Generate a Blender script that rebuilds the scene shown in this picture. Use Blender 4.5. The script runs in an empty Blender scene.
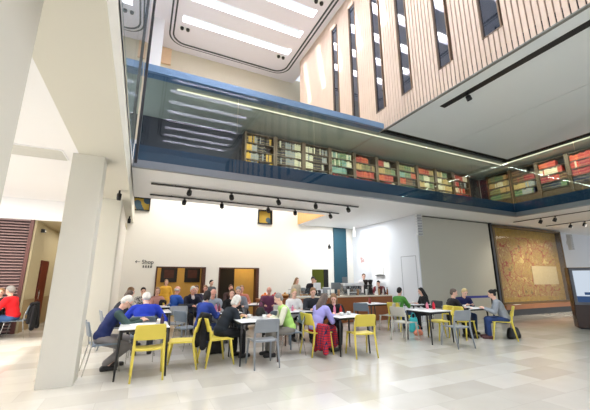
import bpy, bmesh, math, random
from mathutils import Vector, Matrix, Quaternion
random.seed(7)
S = bpy.context.scene
COL = S.collection
PI = math.pi
R = math.radians

# ------------------------------------------------------------------ materials
MATS = {}
def srgb(c):
    return tuple(((v/12.92) if v <= 0.04045 else ((v+0.055)/1.055)**2.4) for v in c)
def mat(name, c, rough=0.6, metal=0.0, var=0.06, scale=8.0, bump=0.0, coat=0.0, spec=0.5, emit=0.0):
    """c in sRGB 0..255"""
    if name in MATS: return MATS[name]
    m = bpy.data.materials.new(name); m.use_nodes = True
    nt = m.node_tree; b = nt.nodes['Principled BSDF']
    col = srgb(tuple(v/255 for v in c))
    tc = nt.nodes.new('ShaderNodeTexCoord'); no = nt.nodes.new('ShaderNodeTexNoise')
    no.inputs['Scale'].default_value = scale; no.inputs['Detail'].default_value = 4
    nt.links.new(tc.outputs['Object'], no.inputs['Vector'])
    mx = nt.nodes.new('ShaderNodeMixRGB'); mx.blend_type = 'MIX'
    mx.inputs[1].default_value = tuple(v*(1-var) for v in col)+(1,)
    mx.inputs[2].default_value = tuple(min(1, v*(1+var)) for v in col)+(1,)
    nt.links.new(no.outputs['Fac'], mx.inputs[0]); nt.links.new(mx.outputs[0], b.inputs['Base Color'])
    b.inputs['Roughness'].default_value = rough; b.inputs['Metallic'].default_value = metal
    b.inputs['Specular IOR Level'].default_value = spec
    if coat: b.inputs['Coat Weight'].default_value = coat; b.inputs['Coat Roughness'].default_value = 0.05
    if bump:
        bp = nt.nodes.new('ShaderNodeBump'); bp.inputs['Strength'].default_value = bump; bp.inputs['Distance'].default_value = 0.02
        nt.links.new(no.outputs['Fac'], bp.inputs['Height']); nt.links.new(bp.outputs[0], b.inputs['Normal'])
    if emit:
        nt.links.new(mx.outputs[0], b.inputs['Emission Color']); b.inputs['Emission Strength'].default_value = emit
    MATS[name] = m; return m
def emis(name, c, s):
    if name in MATS: return MATS[name]
    m = bpy.data.materials.new(name); m.use_nodes = True; nt = m.node_tree
    nt.nodes.clear(); e = nt.nodes.new('ShaderNodeEmission'); o = nt.nodes.new('ShaderNodeOutputMaterial')
    e.inputs[0].default_value = srgb(tuple(v/255 for v in c))+(1,); e.inputs[1].default_value = s
    nt.links.new(e.outputs[0], o.inputs[0]); MATS[name] = m; return m
def glass(name, tint, ior=1.6, rough=0.0):
    if name in MATS: return MATS[name]
    m = bpy.data.materials.new(name); m.use_nodes = True; nt = m.node_tree; nt.nodes.clear()
    o = nt.nodes.new('ShaderNodeOutputMaterial'); t = nt.nodes.new('ShaderNodeBsdfTransparent'); g = nt.nodes.new('ShaderNodeBsdfGlossy')
    fr = nt.nodes.new('ShaderNodeFresnel'); mx = nt.nodes.new('ShaderNodeMixShader')
    t.inputs[0].default_value = srgb(tuple(v/255 for v in tint))+(1,)
    g.inputs['Roughness'].default_value = rough; g.inputs[0].default_value = (0.9, 0.95, 1, 1)
    fr.inputs['IOR'].default_value = ior
    ge = nt.nodes.new('ShaderNodeNewGeometry'); iv = nt.nodes.new('ShaderNodeMath'); iv.operation = 'SUBTRACT'; iv.inputs[0].default_value = 1.0; nt.links.new(ge.outputs['Backfacing'], iv.inputs[1])
    ml = nt.nodes.new('ShaderNodeMath'); ml.operation = 'MULTIPLY'; nt.links.new(fr.outputs[0], ml.inputs[0]); nt.links.new(iv.outputs[0], ml.inputs[1])
    nt.links.new(ml.outputs[0], mx.inputs[0]); nt.links.new(t.outputs[0], mx.inputs[1]); nt.links.new(g.outputs[0], mx.inputs[2])
    nt.links.new(mx.outputs[0], o.inputs[0]); MATS[name] = m; return m

def floor_mat():
    m = bpy.data.materials.new('limestone_tiles'); m.use_nodes = True; nt = m.node_tree; b = nt.nodes['Principled BSDF']
    tc = nt.nodes.new('ShaderNodeTexCoord'); br = nt.nodes.new('ShaderNodeTexBrick')
    br.inputs['Scale'].default_value = 1.0; br.inputs['Brick Width'].default_value = 0.95; br.inputs['Row Height'].default_value = 0.46
    br.inputs['Mortar Size'].default_value = 0.003; br.inputs['Mortar Smooth'].default_value = 0.3; br.inputs['Bias'].default_value = 0.0
    br.offset = 0.37
    br.inputs['Color1'].default_value = srgb((0.82, 0.81, 0.785))+(1,)
    br.inputs['Color2'].default_value = srgb((0.74, 0.725, 0.69))+(1,)
    br.inputs['Mortar'].default_value = srgb((0.72, 0.71, 0.68))+(1,)
    nt.links.new(tc.outputs['Object'], br.inputs['Vector'])
    n = nt.nodes.new('ShaderNodeTexNoise'); n.inputs['Scale'].default_value = 2.2; n.inputs['Detail'].default_value = 6
    nt.links.new(tc.outputs['Object'], n.inputs['Vector'])
    mx = nt.nodes.new('ShaderNodeMixRGB'); mx.blend_type = 'MULTIPLY'; mx.inputs[0].default_value = 0.25
    cr = nt.nodes.new('ShaderNodeValToRGB'); cr.color_ramp.elements[0].position = 0.35; cr.color_ramp.elements[1].position = 0.65
    cr.color_ramp.elements[0].color = (0.82, 0.79, 0.74, 1); cr.color_ramp.elements[1].color = (1, 1, 1, 1)
    nt.links.new(n.outputs['Fac'], cr.inputs[0]); nt.links.new(br.outputs[0], mx.inputs[1]); nt.links.new(cr.outputs[0], mx.inputs[2])
    nt.links.new(mx.outputs[0], b.inputs['Base Color']); b.inputs['Roughness'].default_value = 0.11
    return m
def map_mat():
    m = bpy.data.materials.new('old_tapestry'); m.use_nodes = True; nt = m.node_tree; b = nt.nodes['Principled BSDF']
    tc = nt.nodes.new('ShaderNodeTexCoord')
    n = nt.nodes.new('ShaderNodeTexNoise'); n.inputs['Scale'].default_value = 2.4; n.inputs['Detail'].default_value = 10; n.inputs['Roughness'].default_value = 0.82
    nt.links.new(tc.outputs['Object'], n.inputs['Vector'])
    cr = nt.nodes.new('ShaderNodeValToRGB'); e = cr.color_ramp.elements
    e[0].position = 0.3; e[0].color = srgb((0.26, 0.18, 0.09))+(1,)
    e[1].position = 0.72; e[1].color = srgb((0.86, 0.74, 0.46))+(1,)
    for p, c in ((0.40, (0.50, 0.38, 0.18)), (0.48, (0.74, 0.60, 0.32)), (0.53, (0.56, 0.32, 0.18)), (0.57, (0.78, 0.66, 0.40))):
        x = e.new(p); x.color = srgb(c)+(1,)
    nt.links.new(n.outputs['Fac'], cr.inputs[0])
    v = nt.nodes.new('ShaderNodeTexVoronoi'); v.inputs['Scale'].default_value = 1.4; v.feature = 'DISTANCE_TO_EDGE'
    n2 = nt.nodes.new('ShaderNodeTexNoise'); n2.inputs['Scale'].default_value = 1.5; n2.inputs['Detail'].default_value = 4
    nt.links.new(tc.outputs['Object'], n2.inputs['Vector'])
    va = nt.nodes.new('ShaderNodeVectorMath'); va.operation = 'ADD'
    nt.links.new(tc.outputs['Object'], va.inputs[0]); nt.links.new(n2.outputs['Color'], va.inputs[1]); nt.links.new(va.outputs[0], v.inputs['Vector'])
    lt = nt.nodes.new('ShaderNodeMath'); lt.operation = 'LESS_THAN'; lt.inputs[1].default_value = 0.022
    nt.links.new(v.outputs[0], lt.inputs[0])
    mx = nt.nodes.new('ShaderNodeMixRGB'); nt.links.new(lt.outputs[0], mx.inputs[0]); nt.links.new(cr.outputs[0], mx.inputs[1])
    mx.inputs[2].default_value = srgb((0.62, 0.22, 0.14))+(1,)
    nt.links.new(mx.outputs[0], b.inputs['Base Color']); b.inputs['Roughness'].default_value = 0.7
    return m
def tartan_mat():
    m = bpy.data.materials.new('red_tartan'); m.use_nodes = True; nt = m.node_tree; b = nt.nodes['Principled BSDF']
    tc = nt.nodes.new('ShaderNodeTexCoord'); w = []
    for ax, sc in (('X', 7.0), ('Z', 7.0)):
        t = nt.nodes.new('ShaderNodeTexWave'); t.wave_type = 'BANDS'; t.bands_direction = ax; t.inputs['Scale'].default_value = sc
        nt.links.new(tc.outputs['Object'], t.inputs['Vector'])
        g = nt.nodes.new('ShaderNodeMath'); g.operation = 'GREATER_THAN'; g.inputs[1].default_value = 0.86; nt.links.new(t.outputs['Fac'], g.inputs[0]); w.append(g)
    ad = nt.nodes.new('ShaderNodeMath'); ad.operation = 'MAXIMUM'; nt.links.new(w[0].outputs[0], ad.inputs[0]); nt.links.new(w[1].outputs[0], ad.inputs[1])
    mx = nt.nodes.new('ShaderNodeMixRGB'); mx.inputs[1].default_value = srgb((0.74, 0.12, 0.17))+(1,); mx.inputs[2].default_value = srgb((0.13, 0.16, 0.30))+(1,)
    nt.links.new(ad.outputs[0], mx.inputs[0]); nt.links.new(mx.outputs[0], b.inputs['Base Color']); b.inputs['Roughness'].default_value = 0.9
    MATS['red_tartan'] = m; return m
def pattern_mat(name, c1, c2, sc=28):
    m = bpy.data.materials.new(name); m.use_nodes = True; nt = m.node_tree; b = nt.nodes['Principled BSDF']
    tc = nt.nodes.new('ShaderNodeTexCoord'); v = nt.nodes.new('ShaderNodeTexVoronoi'); v.inputs['Scale'].default_value = sc
    nt.links.new(tc.outputs['Object'], v.inputs['Vector'])
    cr = nt.nodes.new('ShaderNodeValToRGB'); cr.color_ramp.interpolation = 'CONSTANT'
    cr.color_ramp.elements[0].color = srgb(tuple(v_/255 for v_ in c1))+(1,); cr.color_ramp.elements[1].color = srgb(tuple(v_/255 for v_ in c2))+(1,); cr.color_ramp.elements[1].position = 0.45
    nt.links.new(v.outputs['Distance'], cr.inputs[0]); nt.links.new(cr.outputs[0], b.inputs['Base Color']); b.inputs['Roughness'].default_value = 0.9
    MATS[name] = m; return m

# ------------------------------------------------------------------ mesh helpers
def bx(bm, x0, x1, y0, y1, z0, z1, mi=0):
    vs = [bm.verts.new(p) for p in ((x0,y0,z0),(x1,y0,z0),(x1,y1,z0),(x0,y1,z0),(x0,y0,z1),(x1,y0,z1),(x1,y1,z1),(x0,y1,z1))]
    for f in ((0,3,2,1),(4,5,6,7),(0,1,5,4),(1,2,6,5),(2,3,7,6),(3,0,4,7)):
        fc = bm.faces.new([vs[i] for i in f]); fc.material_index = mi
def frame_of(d):
    d = Vector(d).normalized(); a = Vector((0,0,1)) if abs(d.z) < 0.9 else Vector((1,0,0))
    u = d.cross(a).normalized(); return u, d.cross(u).normalized(), d
def rings(bm, rs, mi=0, smooth=True, cap=True):
    """rs: list of lists of points, same length, joined"""
    V = [[bm.verts.new(p) for p in r] for r in rs]; n = len(V[0])
    for a, b in zip(V, V[1:]):
        for i in range(n):
            f = bm.faces.new((a[i], a[(i+1) % n], b[(i+1) % n], b[i])); f.smooth = smooth; f.material_index = mi
    if cap:
        for r, rev in ((V[0], True), (V[-1], False)):
            f = bm.faces.new(list(reversed(r)) if rev else r); f.material_index = mi
def capsule(bm, p0, p1, r0, r1, n=12, mi=0):
    p0 = Vector(p0); p1 = Vector(p1)
    if (p1-p0).length < 1e-5: p1 = p0+Vector((0,0,1e-3))
    u, v, d = frame_of(p1-p0); rs = []
    for k in range(0, 5):
        a = -PI/2+PI/2*k/4+(0.12 if k == 0 else 0)
        rs.append([p0+d*(r0*math.sin(a))+(u*math.cos(t)+v*math.sin(t))*(r0*math.cos(a)) for t in [2*PI*i/n for i in range(n)]])
    for k in range(0, 5):
        a = PI/2*k/4-(0.12 if k == 4 else 0)
        rs.append([p1+d*(r1*math.sin(a))+(u*math.cos(t)+v*math.sin(t))*(r1*math.cos(a)) for t in [2*PI*i/n for i in range(n)]])
    rings(bm, rs, mi)
def tube(bm, pts, rad, n=8, mi=0):
    pts = [Vector(p) for p in pts]; rs = []
    rr = rad if isinstance(rad, (list, tuple)) else [rad]*len(pts)
    u0 = None
    for i, p in enumerate(pts):
        d = (pts[min(i+1, len(pts)-1)]-pts[max(i-1, 0)]).normalized()
        if u0 is None: u0, v0, _ = frame_of(d)
        else:
            u0 = (u0-d*u0.dot(d)).normalized()
        v0 = d.cross(u0)
        rs.append([p+(u0*math.cos(t)+v0*math.sin(t))*rr[i] for t in [2*PI*k/n for k in range(n)]])
    rings(bm, rs, mi)
def lathe(bm, prof, n=16, c=(0,0,0), mi=0, axis='z'):
    rs = []
    for r, h in prof:
        ring = []
        for i in range(n):
            t = 2*PI*i/n
            p = (c[0]+r*math.cos(t), c[1]+r*math.sin(t), c[2]+h)
            if axis == 'y': p = (c[0]+r*math.cos(t), c[1]+h, c[2]-r*math.sin(t))
            ring.append(p)
        rs.append(ring)
    rings(bm, rs, mi)
def ellip(bm, c, r, rot=None, mi=0, seg=14, rg=9):
    M = Matrix.Translation(c) @ (rot.to_matrix().to_4x4() if rot else Matrix.Identity(4)) @ Matrix.Diagonal((r[0], r[1], r[2], 1))
    g = bmesh.ops.create_uvsphere(bm, u_segments=seg, v_segments=rg, radius=1, matrix=M)
    for v in g['verts']:
        for f in v.link_faces: f.material_index = mi; f.smooth = True
def rbox(bm, x0, x1, y0, y1, z0, z1, r=0.02, mi=0, seg=3):
    b2 = bmesh.new(); bx(b2, x0, x1, y0, y1, z0, z1, mi)
    bmesh.ops.bevel(b2, geom=b2.edges[:], offset=r, segments=seg, affect='EDGES', profile=0.5)
    for f in b2.faces: f.material_index = mi; f.smooth = True
    me = bpy.data.meshes.new('tmp'); b2.to_mesh(me); bm.from_mesh(me); bpy.data.meshes.remove(me); b2.free()
def mesh(bm, name):
    bmesh.ops.recalc_face_normals(bm, faces=bm.faces[:])
    me = bpy.data.meshes.new(name); bm.to_mesh(me); bm.free(); return me
def obj(name, bm, m, parent=None, loc=None):
    me = mesh(bm, name) if isinstance(bm, bmesh.types.BMesh) else bm
    for x in (m if isinstance(m, (list, tuple)) else [m]): me.materials.append(x)
    o = bpy.data.objects.new(name, me); COL.objects.link(o)
    if parent: o.parent = parent
    if loc: o.location = loc
    return o
def tag(o, label=None, cat=None, group=None, kind=None):
    if label: o['label'] = label
    if cat: o['category'] = cat
    if group: o['group'] = group
    if kind: o['kind'] = kind
    return o
def struct(name, bm, m, label=None):
    o = obj(name, bm, m); o['kind'] = 'structure'
    if label: o['label'] = label
    return o
def thing(name, label, cat, loc=(0,0,0), rz=0, group=None):
    o = bpy.data.objects.new(name, None); COL.objects.link(o); o.location = loc; o.rotation_euler = (0,0,rz)
    o.empty_display_size = 0.1
    return tag(o, label, cat, group)
KIDS = {}
def copy_tree(o, parent=None):
    c = o.copy(); COL.objects.link(c); c.parent = parent
    for ch in [x for x in bpy.data.objects if x.parent == o]: copy_tree(ch, c)
    return c
def B(*a, **k):
    bm = bmesh.new(); bx(bm, *a, **k); return bm
def bezel(o, w=0.006, s=2):
    md = o.modifiers.new('bevel', 'BEVEL'); md.width = w; md.segments = s; md.limit_method = 'ANGLE'; return o

# ------------------------------------------------------------------ palette
white_wall = mat('cream_plaster', (234, 230, 220), 0.85, var=0.015, scale=1.5)
beam_m = mat('greige_plaster', (216, 213, 200), 0.85, var=0.02, scale=1.2)
lav_wall = mat('pale_grey_wall', (216, 219, 224), 0.8, var=0.01, scale=1.5)
ceil_m = mat('white_ceiling', (240, 240, 242), 0.85, var=0.01, scale=1.5)
lilac_m = mat('skylight_ceiling_paint', (240, 236, 246), 0.85, var=0.01)
beige_m = mat('beige_render', (222, 214, 192), 0.85, var=0.02, scale=1.5)
panel_m = mat('greige_panel', (186, 184, 172), 0.8, var=0.01)
soffit_m = mat('grey_soffit_board', (234, 240, 240), 0.34, var=0.02, scale=1.0)
gsoff_m = mat('gallery_ceiling', (214, 210, 186), 0.6, var=0.02)
black_m = mat('black_metal', (16, 16, 18), 0.4)
dark_m = mat('dark_gap', (18, 17, 16), 0.8)
steel_m = mat('grey_steel_trim', (120, 124, 128), 0.35, 0.6)
blueband_m = mat('blue_grey_fascia', (116, 148, 182), 0.3, 0.2, var=0.03)
navy_m = mat('blue_backed_glass_band', (66, 92, 114), 0.12, var=0.04, scale=2)
teal_m = mat('teal_wall_panel', (22, 72, 88), 0.5, var=0.04)
wood_m = mat('pale_oak_slats', (218, 194, 174), 0.55, var=0.09, scale=1.1)
woodback_m = mat('slat_backing', (96, 76, 62), 0.8)
counter_m = mat('cherry_counter_wood', (150, 86, 40), 0.4, var=0.15, scale=3)
brown_m = mat('brown_bench_wood', (146, 92, 48), 0.4, var=0.12, scale=3)
louv_m = mat('plum_louvre', (150, 122, 120), 0.5, var=0.04)
yellow_m = mat('yellow_plastic', (226, 206, 84), 0.38, var=0.02)
grey_m = mat('grey_plastic', (142, 148, 154), 0.4, var=0.02)
lgrey_m = mat('stone_grey_plastic', (196, 194, 184), 0.4, var=0.02)
bluegrey_m = mat('blue_grey_plastic', (112, 126, 140), 0.4, var=0.02)
wht_m = mat('white_laminate', (236, 238, 240), 0.25, var=0.01)
chrome_m = mat('brushed_steel', (186, 186, 184), 0.25, 0.9)
gl_m = glass('balustrade_glass', (214, 226, 232), 1.55)
dgl_m = mat('dark_window_glass', (40, 52, 70), 0.03, 0.0, spec=1.0, coat=1.0)
booksh_m = mat('bronze_bookcase', (104, 82, 52), 0.45, 0.2, var=0.06)
bookdk_m = mat('bookcase_back', (42, 32, 24), 0.8)
paper_m = mat('white_paper', (240, 240, 238), 0.8, var=0.01)

# ------------------------------------------------------------------ the setting
struct('floor', B(-12, 26, -16, 22, -0.2, 0), floor_mat(), 'pale polished limestone floor tiles')
# beam over the column row
struct('trim_1', B(-1.1, -0.42, -4, 13.0, 3.5, 4.04), beam_m, 'broad plaster beam above the columns')
# columns
for i, (x0, x1, y0, y1) in enumerate(((-1.18, -0.73, 5.95, 6.38), (-1.35, -0.71, 1.1, 2.17), (-1.22, -0.62, 9.2, 9.75))):
    bm = B(x0, x1, y0, y1, 0, 3.5)
    bx(bm, x0+0.02, x1-0.02, y0-0.004, y0+0.02, 0, 0.012)
    o = obj('column', bm, beam_m if i else mat('column_plaster', (220, 217, 206), 0.8, var=0.015))
    tag(o, ['square pale plaster column left of the man in the navy vest', 'huge near column filling the top left corner', 'far plaster column behind the nearer one, beside the shop wall'][i], 'column')
# rear wall with doorways, serving hatch and high openings
def wall_xz(name, x0, x1, z0, z1, y, th, holes, m, label):
    """wall facing -Y at plane y; holes list (x0,x1,z0,z1)"""
    xs = sorted(set([x0, x1]+[h[0] for h in holes]+[h[1] for h in holes])); zs = sorted(set([z0, z1]+[h[2] for h in holes]+[h[3] for h in holes]))
    bm = bmesh.new()
    for a, b in zip(xs, xs[1:]):
        for c, d in zip(zs, zs[1:]):
            if any(h[0] <= a and b <= h[1] and h[2] <= c and d <= h[3] for h in holes): continue
            bx(bm, a, b, y, y+th, c, d)
    bmesh.ops.remove_doubles(bm, verts=bm.verts[:], dist=1e-5)
    return struct(name, bm, m, label)
wall_xz('wall_rear', -0.62, 9.25, 0, 5.7, 13.0, 0.25, [(0.5, 2.29, 0, 1.95), (2.8, 4.47, 0, 1.95), (6.99, 7.85, 1.0, 1.93), (4.36, 5.0, 3.83, 4.45), (-0.5, 0.08, 3.98, 4.5)], white_wall, 'cream rear wall with two doorways')
# door frames
ox = mat('dark_oxblood_frame', (74, 38, 22), 0.5)
for i, (a, b) in enumerate(((0.5, 2.29), (2.8, 4.47))):
    bm = bmesh.new(); bx(bm, a, a+0.05, 12.97, 13.3, 0, 1.95); bx(bm, b-0.12, b, 12.97, 13.3, 0, 1.95); bx(bm, a, b, 12.97, 13.3, 1.91, 1.95)
    struct('door_%d' % (i+1), bm, ox, 'open doorway with a brown frame')
# foyer behind doorways
och = mat('ochre_foyer_wall', (196, 158, 84), 0.7, var=0.08)
struct('wall_foyer', B(-0.5, 3.0, 15.6, 15.7, 0, 2.6), och, 'ochre wall seen through the left doorway')
struct('wall_passage', B(3.75, 5.2, 14.2, 14.3, 0, 2.6), och, 'ochre wall seen through the right doorway')
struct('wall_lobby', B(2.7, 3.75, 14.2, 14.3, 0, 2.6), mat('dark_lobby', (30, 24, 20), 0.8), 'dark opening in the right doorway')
struct('ceiling_foyer', B(-0.6, 6.6, 13.25, 15.7, 2.6, 2.7), och)
for k, x in enumerate((1.15, 2.15)):
    p = thing('framed_picture', ['dark framed picture on the ochre wall, left of the two', 'dark framed picture on the ochre wall, right of the two'][k], 'picture', (x, 15.58, 1.72))
    obj('frame', B(-0.34, 0.34, -0.03, 0, -0.36, 0.28), black_m, p)
    obj('print', B(-0.2, 0.2, -0.034, -0.03, -0.18, 0.18), mat('dark_print', (70, 34, 30), 0.6, var=0.6, scale=9), p)
# high boxed windows in rear wall
for k, (a, b, z0, z1) in enumerate(((4.36, 5.0, 3.83, 4.45), (-0.5, 0.08, 3.98, 4.5))):
    bm = bmesh.new(); bx(bm, a, b, 12.9, 13.2, z0, z0+0.03); bx(bm, a, a+0.03, 12.9, 13.2, z0, z1); bx(bm, b-0.03, b, 12.9, 13.2, z0, z1); bx(bm, a, b, 12.9, 13.2, z1-0.03, z1)
    w = struct('window_%d' % (k+1), bm, dark_m, 'small high internal window in the rear wall')
    obj('pane', B(a+0.03, b-0.03, 13.1, 13.12, z0+0.03, z1-0.03), pattern_mat('amber_lit_pane', (70, 92, 104), (178, 148, 60), 3.2), w)
# serving hatch interior
struct('wall_hatch', B(6.7, 8.2, 13.9, 14.0, 0.5, 2.3), mat('olive_hatch', (128, 140, 40), 0.6), 'olive green wall inside the serving hatch')
struct('trim_hatch', B(7.62, 7.85, 13.02, 13.06, 1.0, 1.93), dark_m)
# teal strip
struct('trim_teal', B(8.15, 8.86, 12.94, 13.0, 0, 4.2), teal_m, 'tall dark teal strip beside the serving hatch')
# side wall of the recess and the panel wall
struct('wall_recess', B(9.25, 9.4, 8.85, 13.2, 0, 3.9), lav_wall, 'pale grey wall of the cafe recess')
bm = bmesh.new(); bx(bm, 9.4, 13.45, 8.85, 9.0, 0, 3.9); bx(bm, 9.3, 9.4, 8.8499, 8.86, 0, 3.9)
struct('wall_panel', bm, panel_m, 'broad plain greige panel wall')
struct('trim_panel_top', B(9.4, 13.5, 8.83, 8.9, 3.84, 3.87), dark_m)
struct('wall_right', B(13.4, 25, 9.3, 9.45, 0, 3.9), lav_wall, 'pale wall behind the tapestry case')
# door outline on recess wall
bm = bmesh.new()
for (y0, y1, z0, z1) in ((9.0, 9.02, 0, 2.36), (9.76, 9.78, 0, 2.36), (9.0, 9.78, 2.34, 2.36)): bx(bm, 9.243, 9.2499, y0, y1, z0, z1)
struct('door_3', bm, mat('grey_line', (150, 154, 160), 0.7), 'flush door in the pale grey recess wall')

# ground floor soffit under the gallery
soff_w = mat('under_gallery_ceiling', (232, 232, 232), 0.7, var=0.01)
bm = bmesh.new()
bx(bm, -0.39, 6.3, 7.5, 10.45, 3.9, 4.1); bx(bm, 6.3, 25, 7.5, 13.2, 3.9, 4.1); bx(bm, 13.2, 25, -16, 7.5, 3.9, 4.1)
struct('ceiling_under_gallery', bm, soff_w, 'white ceiling under the gallery')
struct('ceiling_rear_slot', B(-1.2, 6.4, 10.4, 13.3, 5.6, 5.7), ceil_m)
struct('trim_orange', B(6.27, 6.3, 10.45, 13.0, 3.93, 5.6), mat('peach_edge', (226, 176, 120), 0.7))
struct('trim_slot_edge', B(-0.39, 6.27, 10.42, 10.45, 3.9, 5.6), ceil_m)
# gallery shell
struct('floor_gallery', B(-0.39, 25, 7.6, 10.42, 4.1, 4.2), mat('gallery_floor', (70, 70, 74), 0.6))
struct('floor_gallery_side', B(13.25, 25, -16, 7.6, 4.1, 4.2), mat('gallery_floor', (70, 70, 74), 0.6))
bm = bmesh.new(); bx(bm, -0.39, 25, 7.7, 13.6, 6.25, 6.43); bx(bm, 13.4, 25, -16, 7.7, 6.25, 6.43)
struct('ceiling_gallery', bm, gsoff_m, 'olive grey gallery ceiling')
bm = bmesh.new(); bx(bm, -0.39, 14.6, 9.75, 9.85, 4.2, 6.25); bx(bm, 14.7, 14.8, -16, 9.8, 4.2, 6.25)
struct('wall_gallery', bm, mat('dark_gallery_wall', (26, 30, 36), 0.6))
# glass front of the gallery
def pane_run(n, x0, x1, y, z0, z1, step):
    k = 0; x = x0
    while x < x1-0.05:
        b = min(x1, x+step)
        struct('window_front_pane' if k == 0 else 'window_front_pane.%03d' % k, B(x+0.006, b-0.006, y, y+0.012, z0, z1), gl_m, 'tall frameless glass pane of the gallery front'); x = b; k += 1
pane_run(0, -0.36, 13.1, 7.45, 4.05, 6.23, 2.243)
y = 7.45; k = 0
while y > -15:
    struct('window_side_pane' if k == 0 else 'window_side_pane.%03d' % k, B(13.1, 13.112, y-2.24, y-0.012, 4.05, 6.23), gl_m, 'tall frameless glass pane of the right gallery'); y -= 2.243; k += 1
struct('trim_2', B(-0.39, 13.112, 7.47, 7.55, 4.03, 4.42), navy_m, 'dark blue band along the foot of the gallery glass')
struct('trim_3', B(13.13, 13.2, -16, 7.47, 4.03, 4.42), navy_m, 'dark blue band along the foot of the right gallery glass')
bm = bmesh.new(); bx(bm, -0.39, 13.2, 7.40, 7.5, 3.87, 4.04); bx(bm, 13.04, 13.2, -16, 7.4, 3.87, 4.04)
struct('trim_4', bm, steel_m, 'grey steel edge under the gallery glass')
struct('trim_5', B(-0.39, 6.69, 7.40, 7.7, 6.25, 6.43), blueband_m, 'blue grey band above the gallery glass')
struct('trim_6', B(-0.36, -0.30, 7.38, 7.46, 3.95, 12.9), black_m, 'black mullion at the left end of the gallery glass')
# return glass wall above the beam
y = 7.40; k = 0
while y > -6:
    struct('window_return_pane' if k == 0 else 'window_return_pane.%03d' % k, B(-0.41, -0.40, y-2.4, y-0.012, 4.05, 12.9), gl_m, 'glass wall rising above the plaster beam'); y -= 2.4; k += 1
struct('wall_upper_left', B(-3.2, -3.0, -16, 15.6, 4.5, 13.0), mat('upper_left_wall', (196, 200, 206), 0.8))
struct('floor_upper_left', B(-3.0, -0.42, -16, 13.3, 3.95, 4.05), ceil_m)
bm = bmesh.new(); bx(bm, -0.62, -0.1, 13.6, 14.1, 4.7, 12.95)
struct('trim_7', bm, wht_m, 'white pier behind the gallery')
struct('trim_8', B(-0.1, 0.35, 15.4, 15.5, 12.0, 12.9), mat('peach_wall', (240, 208, 170), 0.8))
# cove light strips in the gallery ceiling
strip = emis('warm_light_strip', (255, 232, 190), 2.2)
for k, (a) in enumerate(((0.4, 13.4, 7.88, 7.93), (13.42, 13.47, -14, 7.86))):
    o = obj('strip_light', B(a[0], a[1], a[2]+0.012, a[3]-0.012, 6.215, 6.24), strip)
    tag(o, ['thin warm light strip in the gallery ceiling, parallel to the shop wall', 'thin warm light strip in the right hand gallery ceiling'][k], 'light')

# upper far wall and skylight ceiling
struct('wall_upper_rear', B(-3.2, 16, 15.5, 15.7, 4.8, 13.2), beige_m, 'beige wall above the gallery roof')
ZC = 12.95
slots = []; yy = 13.12
while yy > -13: slots.append(yy); yy -= 1.36
bm = bmesh.new()
XA, XB = 0.62, 5.9; hw = 0.22
bx(bm, -3.2, XA, -16, 15.6, ZC, ZC+0.3); bx(bm, XB, 7.2, -16, 15.6, ZC, ZC+0.3)
e = 15.6
for s in slots:
    bx(bm, XA, XB, s+hw, e, ZC, ZC+0.3); e = s-hw
bx(bm, XA, XB, -16, e, ZC, ZC+0.3)
struct('ceiling_skylight', bm, lilac_m, 'pale ceiling with long skylight slots')
# rounded groove frames in ceiling (shadow gap and rail)
def round_rect(x0, x1, y0, y1, r, n=8):
    pts = []
    for cx, cy, a0 in ((x1-r, y1-r, 0), (x0+r, y1-r, 90), (x0+r, y0+r, 180), (x1-r, y0+r, 270)):
        for k in range(n+1):
            a = R(a0+90*k/n); pts.append((cx+r*math.cos(a), cy+r*math.sin(a)))
    return pts
def groove(bm, x0, x1, y0, y1, r, w, z0, z1):
    A = round_rect(x0, x1, y0, y1, r); Bp = round_rect(x0+w, x1-w, y0+w, y1-w, max(0.05, r-w)); n = len(A)
    va = [bm.verts.new((p[0], p[1], z0)) for p in A]; vb = [bm.verts.new((p[0], p[1], z0)) for p in Bp]
    vc = [bm.verts.new((p[0], p[1], z1)) for p in A]; vd = [bm.verts.new((p[0], p[1], z1)) for p in Bp]
    for i in range(n):
        j = (i+1) % n
        bm.faces.new((va[i], va[j], vb[j], vb[i])); bm.faces.new((vc[i], vd[i], vd[j], vc[j])); bm.faces.new((va[i], vc[i], vc[j], va[j])); bm.faces.new((vb[i], vb[j], vd[j], vd[i]))
for gi, (y0, y1) in enumerate(((1.8, 15.0), (-12, 1.6))):
    bm = bmesh.new(); groove(bm, 0.12, 6.44, y0, y1, 0.75, 0.07, ZC-0.03, ZC); groove(bm, 0.28, 6.27, y0+0.14, y1-0.14, 0.65, 0.07, ZC-0.03, ZC)
    struct('trim_groove' if gi == 0 else 'trim_groove.001', bm, mat('shadow_gap', (74, 78, 84), 0.7), 'rounded double groove in the skylight ceiling')
    bm = bmesh.new(); groove(bm, 0.2, 6.35, y0+0.06, y1-0.06, 0.7, 0.06, ZC-0.04, ZC)
    struct('trim_rail' if gi == 0 else 'trim_rail.001', bm, lilac_m)
vent_spots = [(0.78, 13.72), (5.6, 13.6), (5.72, 9.75), (0.75, 8.3), (3.1, 7.0)]
for k, (x, y) in enumerate(vent_spots):
    t = thing('ceiling_spotlight', ['paired black spotlight in the far left corner of the skylight ceiling', 'paired black spotlight in the far right corner of the skylight ceiling', 'paired black spotlight beside the oak clad volume', 'paired black spotlight at the near left of the skylight ceiling', 'paired black spotlight between two skylight slots'][k], 'spotlight', (x, y, ZC))
    for s in (-0.13, 0.13):
        bm = bmesh.new(); lathe(bm, [(0.07, -0.1), (0.085, -0.02), (0.085, 0)], 14, (s, 0, 0)); obj('lamp', bm, black_m, t)
    obj('plate', B(-0.24, 0.24, -0.1, 0.1, -0.008, 0), wht_m, t)

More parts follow.
